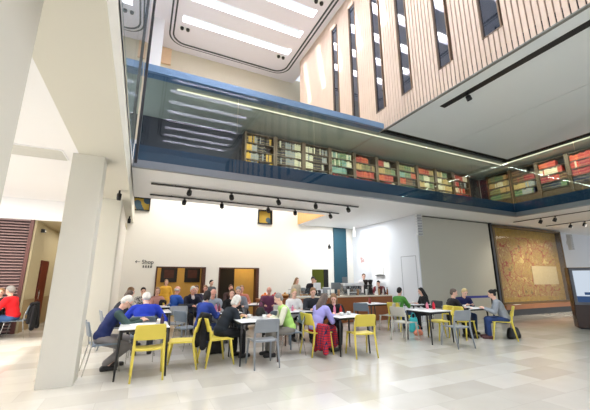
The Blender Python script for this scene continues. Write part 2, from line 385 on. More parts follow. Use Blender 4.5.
# ------------------------------------------------------------------ oak clad volume
XW = 6.69; ZB = 6.24
wins = [(9.95, 10.33), (8.66, 9.02), (7.33, 7.69), (6.14, 6.5), (4.8, 5.14), (3.5, 3.9)]
w = 3.5-1.25
while w > -13: wins.append((w-0.0, w+0.36)); w -= 1.27
YF = 13.55; WZ0, WZ1 = 6.96, 12.35
bm = bmesh.new()
bx(bm, XW+0.06, XW+0.3, -16, YF, ZB+0.02, 13.0); bx(bm, XW+0.06, 14.5, YF-0.2, YF, 6.43, 13.0)
struct('wall_oak_backing', bm, woodback_m)
bm = bmesh.new(); y = YF; pitch = 0.115; gap = 0.026; rnd = random.Random(3)
while y > -14:
    a, b = y-pitch+gap, y; segs = [(ZB, 12.94)]
    for (w0, w1) in wins:
        if a < w1 and b > w0: segs = [(ZB, WZ0), (WZ1, 12.94)]
    for (z0, z1) in segs:
        n0 = len(bm.faces); bx(bm, XW, XW+0.06, a, b, z0, z1)
    y -= pitch
o = struct('wall_oak_slats', bm, wood_m, 'pale vertical oak slats cladding the hanging volume')
for k, (w0, w1) in enumerate(wins):
    bm = bmesh.new(); d = 0.04
    bx(bm, XW-0.01, XW+0.07, w0-0.03, w0, WZ0-0.03, WZ1); bx(bm, XW-0.01, XW+0.07, w1, w1+0.03, WZ0-0.03, WZ1); bx(bm, XW-0.01, XW+0.07, w0, w1, WZ0-0.03, WZ0)
    wo = struct('window_%d' % (k+3), bm, mat('window_reveal', (120, 96, 74), 0.6), 'narrow slot window in the oak slats')
    p = obj('pane', B(XW+0.045, XW+0.055, w0, w1, WZ0, WZ1), dgl_m, wo)
bm = bmesh.new(); bx(bm, XW+0.0, 7.13, -16, 7.36, ZB-0.02, ZB); bx(bm, 7.13, 7.33, 5.6, 7.36, ZB-0.02, ZB); bx(bm, 7.33, 9.6, -16, 7.36, ZB-0.02, ZB); bx(bm, 9.62, 12.98, 1.25, 7.36, ZB-0.02, ZB); bx(bm, 9.62, 12.98, -16, 1.23, ZB-0.02, ZB)
struct('ceiling_volume_soffit', bm, soffit_m, 'smooth grey underside of the oak clad volume')
struct('ceiling_volume_core', B(XW+0.02, 13.4, -16, 7.68, ZB+0.005, ZB+0.25), dark_m)
struct('trim_oak_edge', B(XW-0.004, XW+0.08, -14, 7.4, ZB-0.03, ZB), mat('grey_edge', (130, 130, 124), 0.6))
bm = bmesh.new(); bx(bm, 7.135, 7.325, -14, 5.6, ZB-0.03, ZB-0.005)
trk = obj('ceiling_track', bm, black_m); tag(trk, 'long black lighting track under the oak clad volume', 'lighting track')

# ------------------------------------------------------------------ spotlights on tracks
def spot_proto(label):
    t = thing('track_spotlight', label, 'spotlight')
    bm = bmesh.new(); bx(bm, -0.03, 0.03, -0.018, 0.018, -0.03, 0); bx(bm, -0.008, 0.008, -0.008, 0.008, -0.09, -0.03); obj('adapter', bm, black_m, t)
    bm = bmesh.new(); lathe(bm, [(0.04, -0.02), (0.062, 0.0), (0.066, 0.11), (0.055, 0.13)], 14, (0, 0, 0)); 
    for v in bm.verts: v.co = Matrix.Rotation(R(150), 3, 'X') @ v.co + Vector((0, 0.0, -0.08))
    obj('lamp_head', bm, black_m, t)
    return t
sp0 = spot_proto('x'); used = [False]
def place_spot(x, y, z, label, rz=0):
    t = sp0 if not used[0] else copy_tree(sp0); used[0] = True
    t.location = (x, y, z); t.rotation_euler = (0, 0, rz); t['label'] = label
tr1 = [0.97, 2.09, 3.5, 4.78, 5.99]; tr2 = [0.98, 2.09, 3.63, 4.63, 6.04]
for nm, yy_, xs in (('front', 8.6, tr1), ('rear', 9.8, tr2)):
    o = obj('ceiling_track', B(0.02, 6.42, yy_-0.035, yy_+0.035, 3.845, 3.875), black_m)
    tag(o, 'black lighting track, the %s of two under the gallery' % ('nearer' if nm == 'front' else 'farther'), 'lighting track')
    bm = bmesh.new()
    for x in (0.6, 2.6, 4.2, 6.1): bx(bm, x-0.006, x+0.006, yy_-0.006, yy_+0.006, 3.87, 3.9)
    obj('hanger', bm, black_m, o)
    for i, x in enumerate(xs):
        place_spot(x, yy_, 3.85, 'black spotlight, %s from the left on the %s track' % (('first', 'second', 'third', 'fourth', 'fifth')[i], 'nearer' if nm == 'front' else 'farther'), R(20*(i % 3)-20))
place_spot(7.22, 4.81, ZB-0.045, 'single black spotlight on the track under the oak clad volume', R(90))
for i, (x, ys) in enumerate(((14.2, (7.15, 6.65)), (16.6, (7.25, 6.75)))):
    o = obj('ceiling_track', B(x-0.02, x+0.02, 3.5, 8.2, 3.85, 3.875), black_m); tag(o, 'short black lighting track %s above the tapestry hall' % ('left' if i == 0 else 'right'), 'lighting track')
    for j, y in enumerate(ys): place_spot(x, y, 3.85, 'black spotlight in front of the tapestry, %s on the %s track' % (('farther', 'nearer')[j], ('left', 'right')[i]), R(180))
place_spot(9.1, 12.6, 3.2, 'spare', 0)
sp_last = [o for o in bpy.data.objects if o.get('label') == 'spare'][0]; sp_last.location = (7.91, 12.97, 3.1); sp_last['label'] = 'small black spotlight fixed to the cream wall above the serving hatch'
sp_last.rotation_euler = (0, 0, 0)

# ------------------------------------------------------------------ left aisle
struct('ceiling_aisle', B(-9, -1.05, -6, 12.0, 3.86, 4.0), ceil_m, 'white ceiling of the left aisle')
bm = bmesh.new(); groove(bm, -6.42, -1.54, 6.93, 7.57, 0.02, 0.02, 3.84, 3.86)
struct('trim_9', B(-6.4, -1.56, 6.95, 7.55, 3.845, 3.86), mat('ceiling_panel', (206, 206, 200), 0.8))
struct('trim_10', bm, ceil_m)
bm = bmesh.new(); bx(bm, -9, -1.02, 11.9, 12.05, 3.24, 3.86)
struct('wall_bulkhead', bm, ceil_m, 'white bulkhead above the louvred wall')
bm = bmesh.new(); bx(bm, -9, -3.04, 12.1, 12.2, 0, 3.24)
struct('wall_louvre_back', bm, mat('louvre_shadow', (50, 36, 38), 0.8))
bm = bmesh.new(); z = 0.05
while z < 3.2:
    a = [(-9, 12.1, z+0.03), (-3.05, 12.1, z+0.03), (-3.05, 12.02, z), (-9, 12.02, z), (-9, 12.1, z+0.055), (-3.05, 12.1, z+0.055), (-3.05, 12.02, z+0.025), (-9, 12.02, z+0.025)]
    vs = [bm.verts.new(p) for p in a]
    for f in ((0,1,2,3),(7,6,5,4),(3,2,6,7),(0,4,5,1),(1,5,6,2),(0,3,7,4)): bm.faces.new([vs[i] for i in f])
    z += 0.085
struct('trim_louvre', B(-3.14, -3.05, 11.98, 12.12, 0, 3.24), mat('oxblood_post', (96, 56, 52), 0.5))
struct('wall_louvre', bm, louv_m, 'plum louvred wall panel')
tan_m = mat('tan_passage_wall', (190, 178, 146), 0.7, var=0.04)
struct('wall_left', B(-3.1, -3.0, 12.05, 20, 0, 3.24), tan_m, 'tan side wall of the left passage')
struct('wall_passage_end', B(-3.1, -0.6, 18, 18.1, 0, 3.24), mat('orange_brown_wall', (170, 110, 54), 0.6))
struct('wall_passage_right', B(-1.05, -0.95, 13.2, 18, 0, 3.24), tan_m)
struct('ceiling_passage', B(-3.1, -0.6, 12.05, 18, 3.24, 3.34), tan_m)
struct('baseboard_left', B(-3.0, -2.985, 12.1, 18, 0, 0.9), mat('tan_dado', (160, 138, 104), 0.6))
bm = B(-3.0, -2.96, 13.2, 14.1, 0, 2.1); d4 = struct('door_4', bm, mat('oxblood_door', (92, 26, 18), 0.35), 'dark red door in the tan passage wall')
bm = bmesh.new(); tube(bm, [(-2.93, 13.3, 0.85), (-2.93, 13.3, 1.15)], 0.012); obj('door_handle', bm, chrome_m, d4)
ex = thing('wall_sensor', 'small dark box high on the tan passage wall', 'sensor', (-3.0, 12.67, 3.0)); obj('housing', B(0, 0.1, -0.08, 0.08, -0.05, 0.05), black_m, ex); obj('lens', B(0.1, 0.105, -0.03, 0.03, -0.02, 0.02), chrome_m, ex)
struct('wall_left_return', B(-1.2, -0.62, 9.75, 13.3, 0, 3.9), white_wall)
# small wall fittings by the beam
for k, (x, y, z) in enumerate(((-0.62, 8.2, 3.42), (-0.5, 11.6, 3.42))):
    t = thing('wall_spotlight', ['small black spotlight below the beam beside the nearer column', 'small black spotlight below the beam by the shop wall'][k], 'spotlight', (x, y, z))
    bm = bmesh.new(); lathe(bm, [(0.04, -0.05), (0.05, 0.0), (0.05, 0.1)], 12, (0, 0, -0.1), axis='z'); obj('lamp_head', bm, black_m, t); obj('bracket', B(-0.02, 0.02, -0.02, 0.02, -0.02, 0.08), black_m, t)

# ------------------------------------------------------------------ writing on the wall
def text(name, s, size, loc, rot, m, parent=None, ext=0.004, align='LEFT', shear=0):
    cu = bpy.data.curves.new(name, 'FONT'); cu.body = s; cu.size = size; cu.extrude = ext; cu.align_x = align; cu.shear = shear
    t = bpy.data.objects.new(name, cu); COL.objects.link(t)
    dg = bpy.context.evaluated_depsgraph_get(); dg.update()
    me = bpy.data.meshes.new_from_object(t.evaluated_get(dg)); bpy.data.objects.remove(t)
    me.materials.clear(); me.materials.append(m)
    o = bpy.data.objects.new(name, me); COL.objects.link(o); o.location = loc; o.rotation_euler = rot
    if parent: o.parent = parent
    return o
ink = mat('black_lettering', (34, 34, 36), 0.6)
sg = thing('wall_sign', 'black wall lettering with an arrow reading Shop', 'sign', (0, 12.99, 2.0))
text('lettering', 'Shop', 0.2, (0.0, 0, 0.04), (PI/2, 0, 0), ink, sg)
bm = bmesh.new()
bx(bm, -0.22, -0.06, -0.006, 0, 0.1, 0.115)
for s in (-1, 1):
    v = [bm.verts.new(p) for p in ((-0.225, -0.006, 0.1075), (-0.17, -0.006, 0.1075+s*0.05), (-0.155, -0.006, 0.1075+s*0.04), (-0.2, -0.006, 0.1075))]; bm.faces.new(v)
obj('arrow', bm, ink, sg)
bm = bmesh.new()
for k in range(4):
    x = 0.04+k*0.085
    bx(bm, x, x+0.05, -0.006, 0, -0.1, -0.05); lathe(bm, [(0.018, -0.006), (0.018, 0)], 10, (x+0.025, 0, -0.03), axis='y')
obj('pictograms', bm, ink, sg)

# ------------------------------------------------------------------ bookcases and books
bookcols = dict(red=(196, 44, 34), orange=(222, 90, 44), tan=(206, 170, 100), cream=(238, 226, 184), green=(106, 134, 86), teal=(124, 166, 146),
                brown=(110, 70, 40), navy=(44, 48, 66), maroon=(160, 24, 44), grey=(160, 160, 152), yellow=(236, 180, 40), black=(34, 30, 28), olive=(134, 128, 70))
bmat = {k: mat('book_'+k, v, 0.6, var=0.1, scale=5) for k, v in bookcols.items()}
bands = mat('gilt_band', (206, 180, 110), 0.4)
book_mesh = {}
def get_book(col, hi, wi):
    k = (col, hi, wi)
    if k not in book_mesh:
        h, wd = hi/100, wi/1000
        bm = bmesh.new(); bx(bm, -wd/2+0.003, wd/2-0.003, 0.02, 0.22, 0.004, h-0.006, 1)
        # covers and rounded spine
        bx(bm, -wd/2, -wd/2+0.003, 0.01, 0.23, 0, h); bx(bm, wd/2-0.003, wd/2, 0.01, 0.23, 0, h)
        n = 5; arc = [(-wd/2+wd*i/n, 0.01-0.008*math.sin(PI*i/n)) for i in range(n+1)]
        for (a, b) in zip(arc, arc[1:]):
            v = [bm.verts.new(p) for p in ((a[0], a[1], 0), (b[0], b[1], 0), (b[0], b[1], h), (a[0], a[1], h))]; bm.faces.new(v).smooth = True
        for zz in (0.25, 0.75):
            bx(bm, -wd/2+0.004, wd/2-0.004, 0.0005, 0.004, h*zz, h*zz+0.012, 2)
        me = mesh(bm, 'book'); [me.materials.append(x) for x in (bmat[col], paper_m, bands)]
        book_mesh[k] = me
    return book_mesh[k]
palettes = [['yellow', 'grey', 'black', 'black', 'yellow'], ['black', 'grey', 'cream'], ['cream', 'black', 'grey'],
            [['teal', 'green', 'cream'], ['green', 'teal', 'cream'], ['teal', 'teal', 'red'], ['red', 'brown', 'red']],
            [['red', 'orange', 'red'], ['tan', 'olive', 'brown'], ['red', 'orange', 'red'], ['red', 'orange', 'red']],
            [['red', 'cream', 'red'], ['tan', 'olive', 'green'], ['orange', 'red', 'red'], ['brown', 'red', 'cream']],
            [['olive', 'green', 'tan'], ['teal', 'green', 'orange'], ['orange', 'brown', 'black'], ['olive', 'green', 'green']],
            [['orange', 'red', 'tan'], ['green', 'cream', 'olive'], ['tan', 'cream', 'green'], ['tan', 'cream', 'tan']],
            [['tan', 'green', 'cream'], ['cream', 'tan', 'olive'], ['cream', 'tan'], ['cream', 'tan']],
            [['red', 'red', 'cream'], ['red', 'black', 'grey'], ['cream', 'red', 'orange'], ['orange', 'red']],
            [['olive', 'brown', 'green'], ['brown', 'olive'], ['tan', 'olive'], ['black', 'green']]]
rpal = [[['olive', 'green', 'tan'], ['tan', 'cream', 'tan'], ['olive', 'tan'], ['green', 'olive']],
        [['brown', 'black', 'navy'], ['brown', 'maroon'], ['tan', 'grey'], ['green', 'grey', 'navy']],
        [['orange', 'red', 'red'], ['cream', 'cream', 'red'], ['maroon', 'red', 'brown'], ['black', 'navy', 'green']],
        [['orange', 'red', 'orange'], ['red', 'maroon', 'cream'], ['maroon', 'maroon', 'cream'], ['navy', 'black']],
        [['navy', 'grey', 'brown'], ['maroon', 'red', 'maroon'], ['maroon', 'cream', 'cream'], ['grey', 'cream']],
        [['cream', 'tan', 'grey'], ['cream', 'cream', 'grey'], ['grey', 'cream'], ['grey', 'tan']],
        [['cream', 'tan', 'grey'], ['cream', 'grey'], ['cream', 'grey'], ['grey', 'tan']]]
SH = [4.98, 5.27, 5.56, 5.85]   # shelf levels
ordn = ['first', 'second', 'third', 'fourth', 'fifth', 'sixth', 'seventh', 'eighth', 'ninth', 'tenth', 'eleventh', 'twelfth']
shn = ['lowest', 'second lowest', 'second highest', 'highest']
allbooks = []   # (distance, world location, rotation, mesh, label, group)
def bookcase(x, y, rz, w, label, pal, rowname, idx, fill=1.0):
    t = thing('bookcase', label, 'bookcase', (x, y, 4.2), rz)
    bm = bmesh.new(); bx(bm, 0, 0.06, 0, 0.34, 0, 2.0); bx(bm, w-0.06, w, 0, 0.34, 0, 2.0); obj('side_panel', bm, booksh_m, t)
    obj('back_panel', B(0.05, w-0.05, 0.33, 0.35, 0, 2.0), bookdk_m, t)
    obj('base_panel', B(0.06, w-0.06, 0.05, 0.08, 0.0, 0.74), booksh_m, t)
    for z in SH+[6.16]:
        o = obj('shelf', B(0.06, w-0.06, 0.02, 0.33, z-4.2-0.03, z-4.2), booksh_m, t)
    ca, sa = math.cos(rz), math.sin(rz)
    rnd = random.Random(idx*17+int(x*10))
    for si, z in enumerate(SH):
        cols = pal[3-si] if isinstance(pal[0], list) else pal
        u = 0.075; 
        lim = w-0.08-(rnd.random()*0.3 if rnd.random() < 0.5 else 0)
        run = 0; col = cols[0]
        nrun = max(1, len(cols)); 
        while True:
            wi = rnd.choice((36, 44, 56)); hi = rnd.choice((20, 22, 24))
            if u+wi/1000 > lim: break
            col = cols[min(nrun-1, int((u/w)*nrun))]
            if rnd.random() < 0.14: col = rnd.choice(cols)
            uu = u+wi/2000; vv = 0.03+rnd.random()*0.015
            wx = x+ca*uu-sa*vv; wy = y+sa*uu+ca*vv
            lab = '%s-spined book on the %s shelf of the %s bookcase in the %s' % (col, shn[si], ordn[idx], rowname)
            allbooks.append((math.hypot(wx, wy), (wx, wy, z), rz, get_book(col, hi, wi), lab, '%s books, %s shelf, %s bookcase of the %s' % (col, shn[si], ordn[idx], rowname)))
            u += wi/1000+0.002
W = 1.07
for i in range(11):
    x = 2.63+W*(i)
    if x+W > 14.3: break
    bookcase(x, 9.35, 0, W-0.01, 'bronze bookcase, %s from the left in the long gallery row' % ordn[i], palettes[min(i, 10)], 'long row', i)
for i in range(7):
    y = 9.2-W*i
    bookcase(14.3, y, -PI/2, W-0.01, 'bronze bookcase, %s from the corner in the right gallery row' % ordn[i], rpal[i], 'right row', i)
def seen(b):
    return b[1][1] > 3.2
vis = [b for b in allbooks if seen(b)]
vis.sort(key=lambda b: b[0])
for d, loc, rz, me, lab, grp in vis[:300]:
    o = bpy.data.objects.new('book', me); COL.objects.link(o); o.location = loc; o.rotation_euler = (0, 0, rz); tag(o, lab, 'book', grp)
# the remaining farther books as one object
bm = bmesh.new(); rest = vis[300:]; mlist = []; 
for d, loc, rz, me, lab, grp in rest:
    n0 = len(bm.faces); bm.verts.ensure_lookup_table(); nv = len(bm.verts)
    bm.from_mesh(me); bm.verts.ensure_lookup_table(); bm.faces.ensure_lookup_table()
    M = Matrix.Translation(loc) @ Matrix.Rotation(rz, 4, 'Z')
    for v in bm.verts[nv:]: v.co = M @ v.co
    idxs = []
    for mm in me.materials:
        if mm not in mlist: mlist.append(mm)
        idxs.append(mlist.index(mm))
    for f in bm.faces[n0:]: f.material_index = idxs[f.material_index]
me = bpy.data.meshes.new('distant_books'); bm.to_mesh(me); bm.free()
o = obj('distant_books', me, mlist); tag(o, 'many more books filling the farther gallery shelves', 'books', kind='stuff')

# ------------------------------------------------------------------ tapestry case, bench, loudspeakers, kiosk
t = thing('tapestry_case', 'huge glazed case with an old yellow brown woven map', 'tapestry', (13.6, 9.2, 0.0))
obj('tapestry', B(0.25, 5.4, -0.12, -0.1, 0.5, 3.78), map_mat(), t)
fr = mat('dark_gold_frame', (96, 74, 36), 0.5)
bm = bmesh.new(); bx(bm, 0.16, 0.27, -0.35, -0.05, 0.47, 3.84); bx(bm, 5.38, 5.48, -0.35, -0.05, 0.47, 3.84); bx(bm, 0.16, 5.48, -0.35, -0.05, 3.76, 3.84); bx(bm, 0.16, 5.48, -0.35, -0.05, 0.44, 0.52)
obj('frame', bm, fr, t)
struct('trim_case_post', B(13.5, 13.64, 8.8, 9.2, 0, 3.88), black_m)
bord = mat('tapestry_border', (176, 138, 60), 0.7, var=0.5, scale=6)
bm = bmesh.new(); bx(bm, 0.27, 0.62, -0.13, -0.12, 0.52, 3.76); bx(bm, 5.05, 5.38, -0.13, -0.12, 0.52, 3.76); bx(bm, 0.62, 5.05, -0.13, -0.12, 3.4, 3.76); bx(bm, 0.62, 5.05, -0.13, -0.12, 0.52, 0.72)
obj('woven_border', bm, bord, t)
obj('painted_reflection', B(2.95, 5.0, -0.135, -0.12, 1.25, 2.1), mat('reflection_paint', (206, 180, 140), 0.7, var=0.14, scale=7), t)  # pale panel coloured to imitate a screen's reflection in the case glass
obj('glass_front', B(0.27, 5.38, -0.34, -0.33, 0.52, 3.76), glass('case_glass', (244, 246, 244), 1.22), t)
t = thing('display_bench', 'long brown wooden bench with black plinth below the tapestry', 'bench', (13.65, 8.8, 0))
bezel(obj('bench_top', B(0.05, 5.7, -0.1, 0.38, 0.26, 0.44), brown_m, t)); obj('plinth', B(0.1, 5.6, 0.0, 0.38, 0, 0.26), black_m, t)
o = obj('notice', B(14.4, 14.8, 8.74, 8.95, 0.442, 0.447), paper_m); tag(o, 'white notice sheet lying on the brown bench', 'notice')
# line array loudspeaker on the recess corner
def array(loc, rz, label):
    t = thing('loudspeaker', label, 'loudspeaker', loc, rz)
    bm = bmesh.new()
    for k in range(8):
        z = -k*0.1; lean = 0.012*k*k*0.25
        rbox(bm, -0.1, 0.1, -0.12-lean*0-0.0, 0.06, z-0.092, z, 0.01)
    obj('cabinet', bm, mat('speaker_white', (206, 208, 210), 0.5), t)
    bm = bmesh.new()
    for k in range(8): bx(bm, -0.085, 0.085, -0.124, -0.12, -k*0.1-0.08, -k*0.1-0.012)
    obj('grille', bm, mat('speaker_grille', (158, 160, 162), 0.5), t); obj('bracket', B(-0.02, 0.02, 0.06, 0.14, -0.5, -0.3), wht_m, t)
array((9.2, 8.7, 3.85), R(-20), 'pale column loudspeaker high on the corner of the recess wall')
array((19.9, 8.9, 3.75), R(0), 'pale column loudspeaker right of the tapestry')
# info kiosk
t = thing('touchscreen_kiosk', 'dark standing kiosk with a bright touchscreen at the right edge', 'kiosk', (12.4, 5.75, 0), R(-52))
bezel(obj('cabinet', B(0, 1.6, -0.05, 0.35, 0.03, 1.86), mat('dark_brown_cabinet', (62, 40, 30), 0.25, var=0.1), t), 0.015)
obj('base', B(0.06, 1.54, 0.0, 0.3, 0, 0.03), black_m, t)
obj('bezel', B(0.03, 1.57, -0.075, -0.05, 0.72, 1.83), mat('grey_bezel', (96, 98, 104), 0.3, 0.4), t)
sc = obj('screen', B(0.1, 1.5, -0.08, -0.075, 0.8, 1.76), emis('screen_glow', (214, 226, 240), 0.9), t)
bm = bmesh.new(); bx(bm, 0.1, 1.5, -0.083, -0.08, 0.8, 0.98); bx(bm, 0.3, 0.7, -0.083, -0.08, 1.02, 1.1); bx(bm, 0.5, 1.5, -0.083, -0.08, 1.1, 1.13); obj('screen_image', bm, emis('screen_dark', (70, 96, 140), 0.7), sc)
bm = bmesh.new(); lathe(bm, [(0.03, 0), (0.032, 0.12), (0.02, 0.13)], 14); 

# ------------------------------------------------------------------ chairs
def make_chair(name, label, m, legm=None, metal=False):
    """faces +Y, origin at floor centre"""
    t = thing(name, label, 'chair')
    bm = bmesh.new(); n = 9; w = 0.23
    top = []; bot = []
    for j in range(7):
        v = j/6; y = -0.2+0.42*v
        r1 = []; r2 = []
        for i in range(n):
            u = -1+2*i/(n-1); ww = w*(1-0.05*(1-v)); 
            z = 0.45-0.012*(1-u*u)-0.02*max(0, v-0.75)*4*0.4
            r1.append(bm.verts.new((u*ww, y, z))); r2.append(bm.verts.new((u*ww, y, z-0.022)))
        top.append(r1); bot.append(r2)
    for j in range(6):
        for i in range(n-1):
            bm.faces.new((top[j][i], top[j][i+1], top[j+1][i+1], top[j+1][i])).smooth = True
            bm.faces.new((bot[j][i], bot[j+1][i], bot[j+1][i+1], bot[j][i+1])).smooth = True
    for j in range(6):
        bm.faces.new((top[j][0], top[j+1][0], bot[j+1][0], bot[j][0])); bm.faces.new((top[j][-1], bot[j][-1], bot[j+1][-1], top[j+1][-1]))
    for i in range(n-1):
        bm.faces.new((top[0][i], bot[0][i], bot[0][i+1], top[0][i+1])); bm.faces.new((top[-1][i], top[-1][i+1], bot[-1][i+1], bot[-1][i]))
    obj('seat', bm, m, t)
    # backrest: curved panel, slot below, flows into the rear legs
    bm = bmesh.new(); F = []; K = []
    rows = [(0.585, -0.222, 0.205), (0.60, -0.225, 0.215), (0.68, -0.24, 0.222), (0.76, -0.26, 0.222), (0.80, -0.27, 0.212), (0.815, -0.274, 0.19)]
    for z, y, w in rows:
        a = []; b = []
        for i in range(n):
            u = -1+2*i/(n-1); yy = y-0.03*(1-u*u)
            a.append(bm.verts.new((u*w, yy, z))); b.append(bm.verts.new((u*w, yy-0.018, z)))
        F.append(a); K.append(b)
    for j in range(len(rows)-1):
        for i in range(n-1):
            bm.faces.new((F[j][i], F[j+1][i], F[j+1][i+1], F[j][i+1])).smooth = True
            bm.faces.new((K[j][i], K[j][i+1], K[j+1][i+1], K[j+1][i])).smooth = True
        bm.faces.new((F[j][0], K[j][0], K[j+1][0], F[j+1][0])); bm.faces.new((F[j][-1], F[j+1][-1], K[j+1][-1], K[j][-1]))
    for i in range(n-1):
        bm.faces.new((F[0][i], F[0][i+1], K[0][i+1], K[0][i])); bm.faces.new((F[-1][i], K[-1][i], K[-1][i+1], F[-1][i+1]))
    obj('backrest', bm, m, t)
    lm = legm or m; rl = 0.0095 if metal else 0.019
    for s in (-1, 1):
        bm = bmesh.new(); tube(bm, [(s*0.235, 0.24, 0), (s*0.222, 0.2, 0.25), (s*0.212, 0.17, 0.435)], [rl*0.75, rl, rl*1.25], 8); obj('leg', bm, lm, t)
        bm = bmesh.new(); tube(bm, [(s*0.225, -0.285, 0), (s*0.218, -0.235, 0.25), (s*0.212, -0.205, 0.44), (s*0.212, -0.222, 0.60), (s*0.214, -0.24, 0.68)], [rl*0.75, rl, rl*1.15, rl, rl*0.75], 8); obj('leg', bm, lm, t)
    if metal:
        bm = bmesh.new(); tube(bm, [(-0.212, 0.15, 0.425), (0.212, 0.15, 0.425)], rl); tube(bm, [(-0.212, -0.19, 0.425), (0.212, -0.19, 0.425)], rl); obj('stretcher', bm, lm, t)
    return t
protos = {}
def chair(kind, x, y, heading, label):
    m, lm, metal, nm = dict(yellow=(yellow_m, None, False, 'cafe_chair'), grey=(grey_m, None, False, 'cafe_chair'), stone=(lgrey_m, None, False, 'cafe_chair'), bluegrey=(bluegrey_m, None, False, 'cafe_chair'),
                            metal=(bluegrey_m, chrome_m, True, 'cafe_chair'), dark=(mat('charcoal_plastic', (48, 52, 60), 0.4), chrome_m, True, 'cafe_chair'))[kind]
    if kind not in protos: protos[kind] = make_chair(nm, label, m, lm, metal); t = protos[kind]
    else: t = copy_tree(protos[kind])
    t.location = (x, y, 0); t.rotation_euler = (0, 0, -R(heading)); t['label'] = label; t['group'] = 'cafe chairs around the tables'
    return t
tab0 = [None]
def table(x0, y0, label, rz=0, w=0.75, d=0.75):
    """x0,y0 = near left corner"""
    if tab0[0] is None:
        t = thing('cafe_table', label, 'table')
        bm = bmesh.new(); rbox(bm, -0.375, 0.375, -0.375, 0.375, 0.722, 0.74, 0.008); obj('tabletop', bm, wht_m, t)
        bm = bmesh.new(); bx(bm, -0.355, 0.355, -0.355, -0.33, 0.685, 0.722); bx(bm, -0.355, 0.355, 0.33, 0.355, 0.685, 0.722); bx(bm, -0.355, -0.33, -0.33, 0.33, 0.685, 0.722); bx(bm, 0.33, 0.355, -0.33, 0.33, 0.685, 0.722); obj('frame', bm, black_m, t)
        for sx in (-1, 1):
            for sy in (-1, 1):
                bm = bmesh.new(); tube(bm, [(sx*0.36, sy*0.36, 0), (sx*0.34, sy*0.34, 0.70)], [0.014, 0.022], 8); obj('leg', bm, black_m, t)
        tab0[0] = t
    else: t = copy_tree(tab0[0])
    t.location = (x0+w/2, y0+d/2, 0); t.rotation_euler = (0, 0, rz); t['label'] = label; t['group'] = 'white cafe tables'
    t.scale = (w/0.75, d/0.75, 1)
    return t
table(-0.23, 5.9, 'white table in front of the man in the navy vest')
table(1.72, 5.93, 'white table between the dark coated visitor and the woman in the lime vest', d=0.85)
table(3.72, 5.78, 'white table beside the woman in the lavender cardigan')
table(6.3, 5.85, 'empty white table right of the stone grey chairs', d=0.8)
table(7.85, 5.95, 'white table at which the woman in the grey jacket writes')
table(7.55, 7.6, 'white table between the woman in green and the long haired woman')
table(6.5, 8.3, 'white table in front of the counter beside a stone grey chair')
table(1.5, 7.65, 'white table shared by the bald man and the woman in black')
table(3.15, 7.2, 'dark edged table in front of the visitor in the white shirt')
table(0.0, 8.4, 'white table behind the man in the bright blue sweater')
table(0.1, 10.0, 'white table near the far column')
table(1.35, 10.4, 'white table near the ochre doorway')
table(3.0, 9.75, 'white table near the right hand doorway')
table(-3.95, 10.75, 'white table in the left aisle beside the red coat', d=0.8)

chair('yellow', 0.23, 5.98, 0, 'yellow chair with its back to the viewer at the nearest left table')
chair('metal', -0.45, 6.68, 78, 'grey chair on steel legs under the man in the navy vest')
chair('metal', 0.15, 7.25, 4, 'grey chair under the man in the bright blue sweater')
chair('yellow', 0.78, 6.35, -78, 'yellow chair facing left, behind the nearest left yellow chair')
chair('yellow', 1.4, 6.33, 80, 'yellow chair with a black coat hung over its back')
chair('yellow', 1.5, 6.85, 80, 'yellow chair half hidden under the visitor in the dark coat')
chair('grey', 2.12, 5.86, 2, 'grey chair with its back to the viewer at the middle table')
chair('metal', 2.92, 6.45, -80, 'pale chair on thin legs under the woman in the lime vest')
chair('yellow', 3.45, 6.22, 85, 'yellow chair under the woman in the lavender cardigan')
chair('yellow', 4.18, 5.72, 12, 'empty yellow chair with its back to the viewer, right of the tartan')
chair('bluegrey', 6.12, 8.2, 50, 'blue grey chair beside the table in front of the counter')
chair('bluegrey', 3.0, 7.15, 20, 'blue grey chair behind the lavender cardigan')
chair('stone', 6.95, 8.0, -15, 'stone grey chair nearest the wooden counter')
chair('stone', 6.22, 6.62, 80, 'stone grey chair pulled up to the empty white table')
chair('grey', 6.7, 5.5, 10, 'grey chair with its back to the viewer at the empty white table')
chair('yellow', 7.2, 6.35, -75, 'yellow chair at the right side of the empty white table')
chair('yellow', 8.58, 5.62, -35, 'yellow chair under the woman in the grey jacket')
chair('yellow', 7.75, 6.15, 80, 'yellow chair under the dark clad visitor beside the grey chair')
chair('yellow', 7.2, 7.85, 80, 'yellow chair under the woman in green')
chair('dark', 8.55, 7.85, -90, 'dark chair under the long haired woman in black')
chair('dark', 8.75, 7.0, 200, 'dark chair under the visitor in navy')
chair('metal', 1.1, 7.95, 60, 'grey chair under the woman in the blue cardigan')
chair('stone', 1.75, 8.75, 180, 'stone grey chair under the bald man in grey')
chair('stone', 2.3, 8.7, 190, 'stone grey chair under the woman in black')
chair('yellow', 0.95, 10.8, 80, 'yellow chair under the man in the blue shirt')
chair('dark', 1.35, 10.15, 20, 'dark chair under the white haired visitor in navy')
chair('bluegrey', 0.55, 10.4, -80, 'blue chair near the ochre doorway')
chair('grey', -0.45, 8.75, 80, 'grey chair under the man in profile')
chair('grey', 0.9, 8.9, 200, 'grey chair standing behind the blue sweater table')
chair('stone', 3.55, 8.15, 180, 'stone grey chair under the visitor in the white shirt')
chair('grey', 2.62, 9.5, 195, 'grey chair under the grey haired visitor in grey')
chair('metal', -2.85, 11.2, -88, 'grey steel legged chair under the person in the red coat')

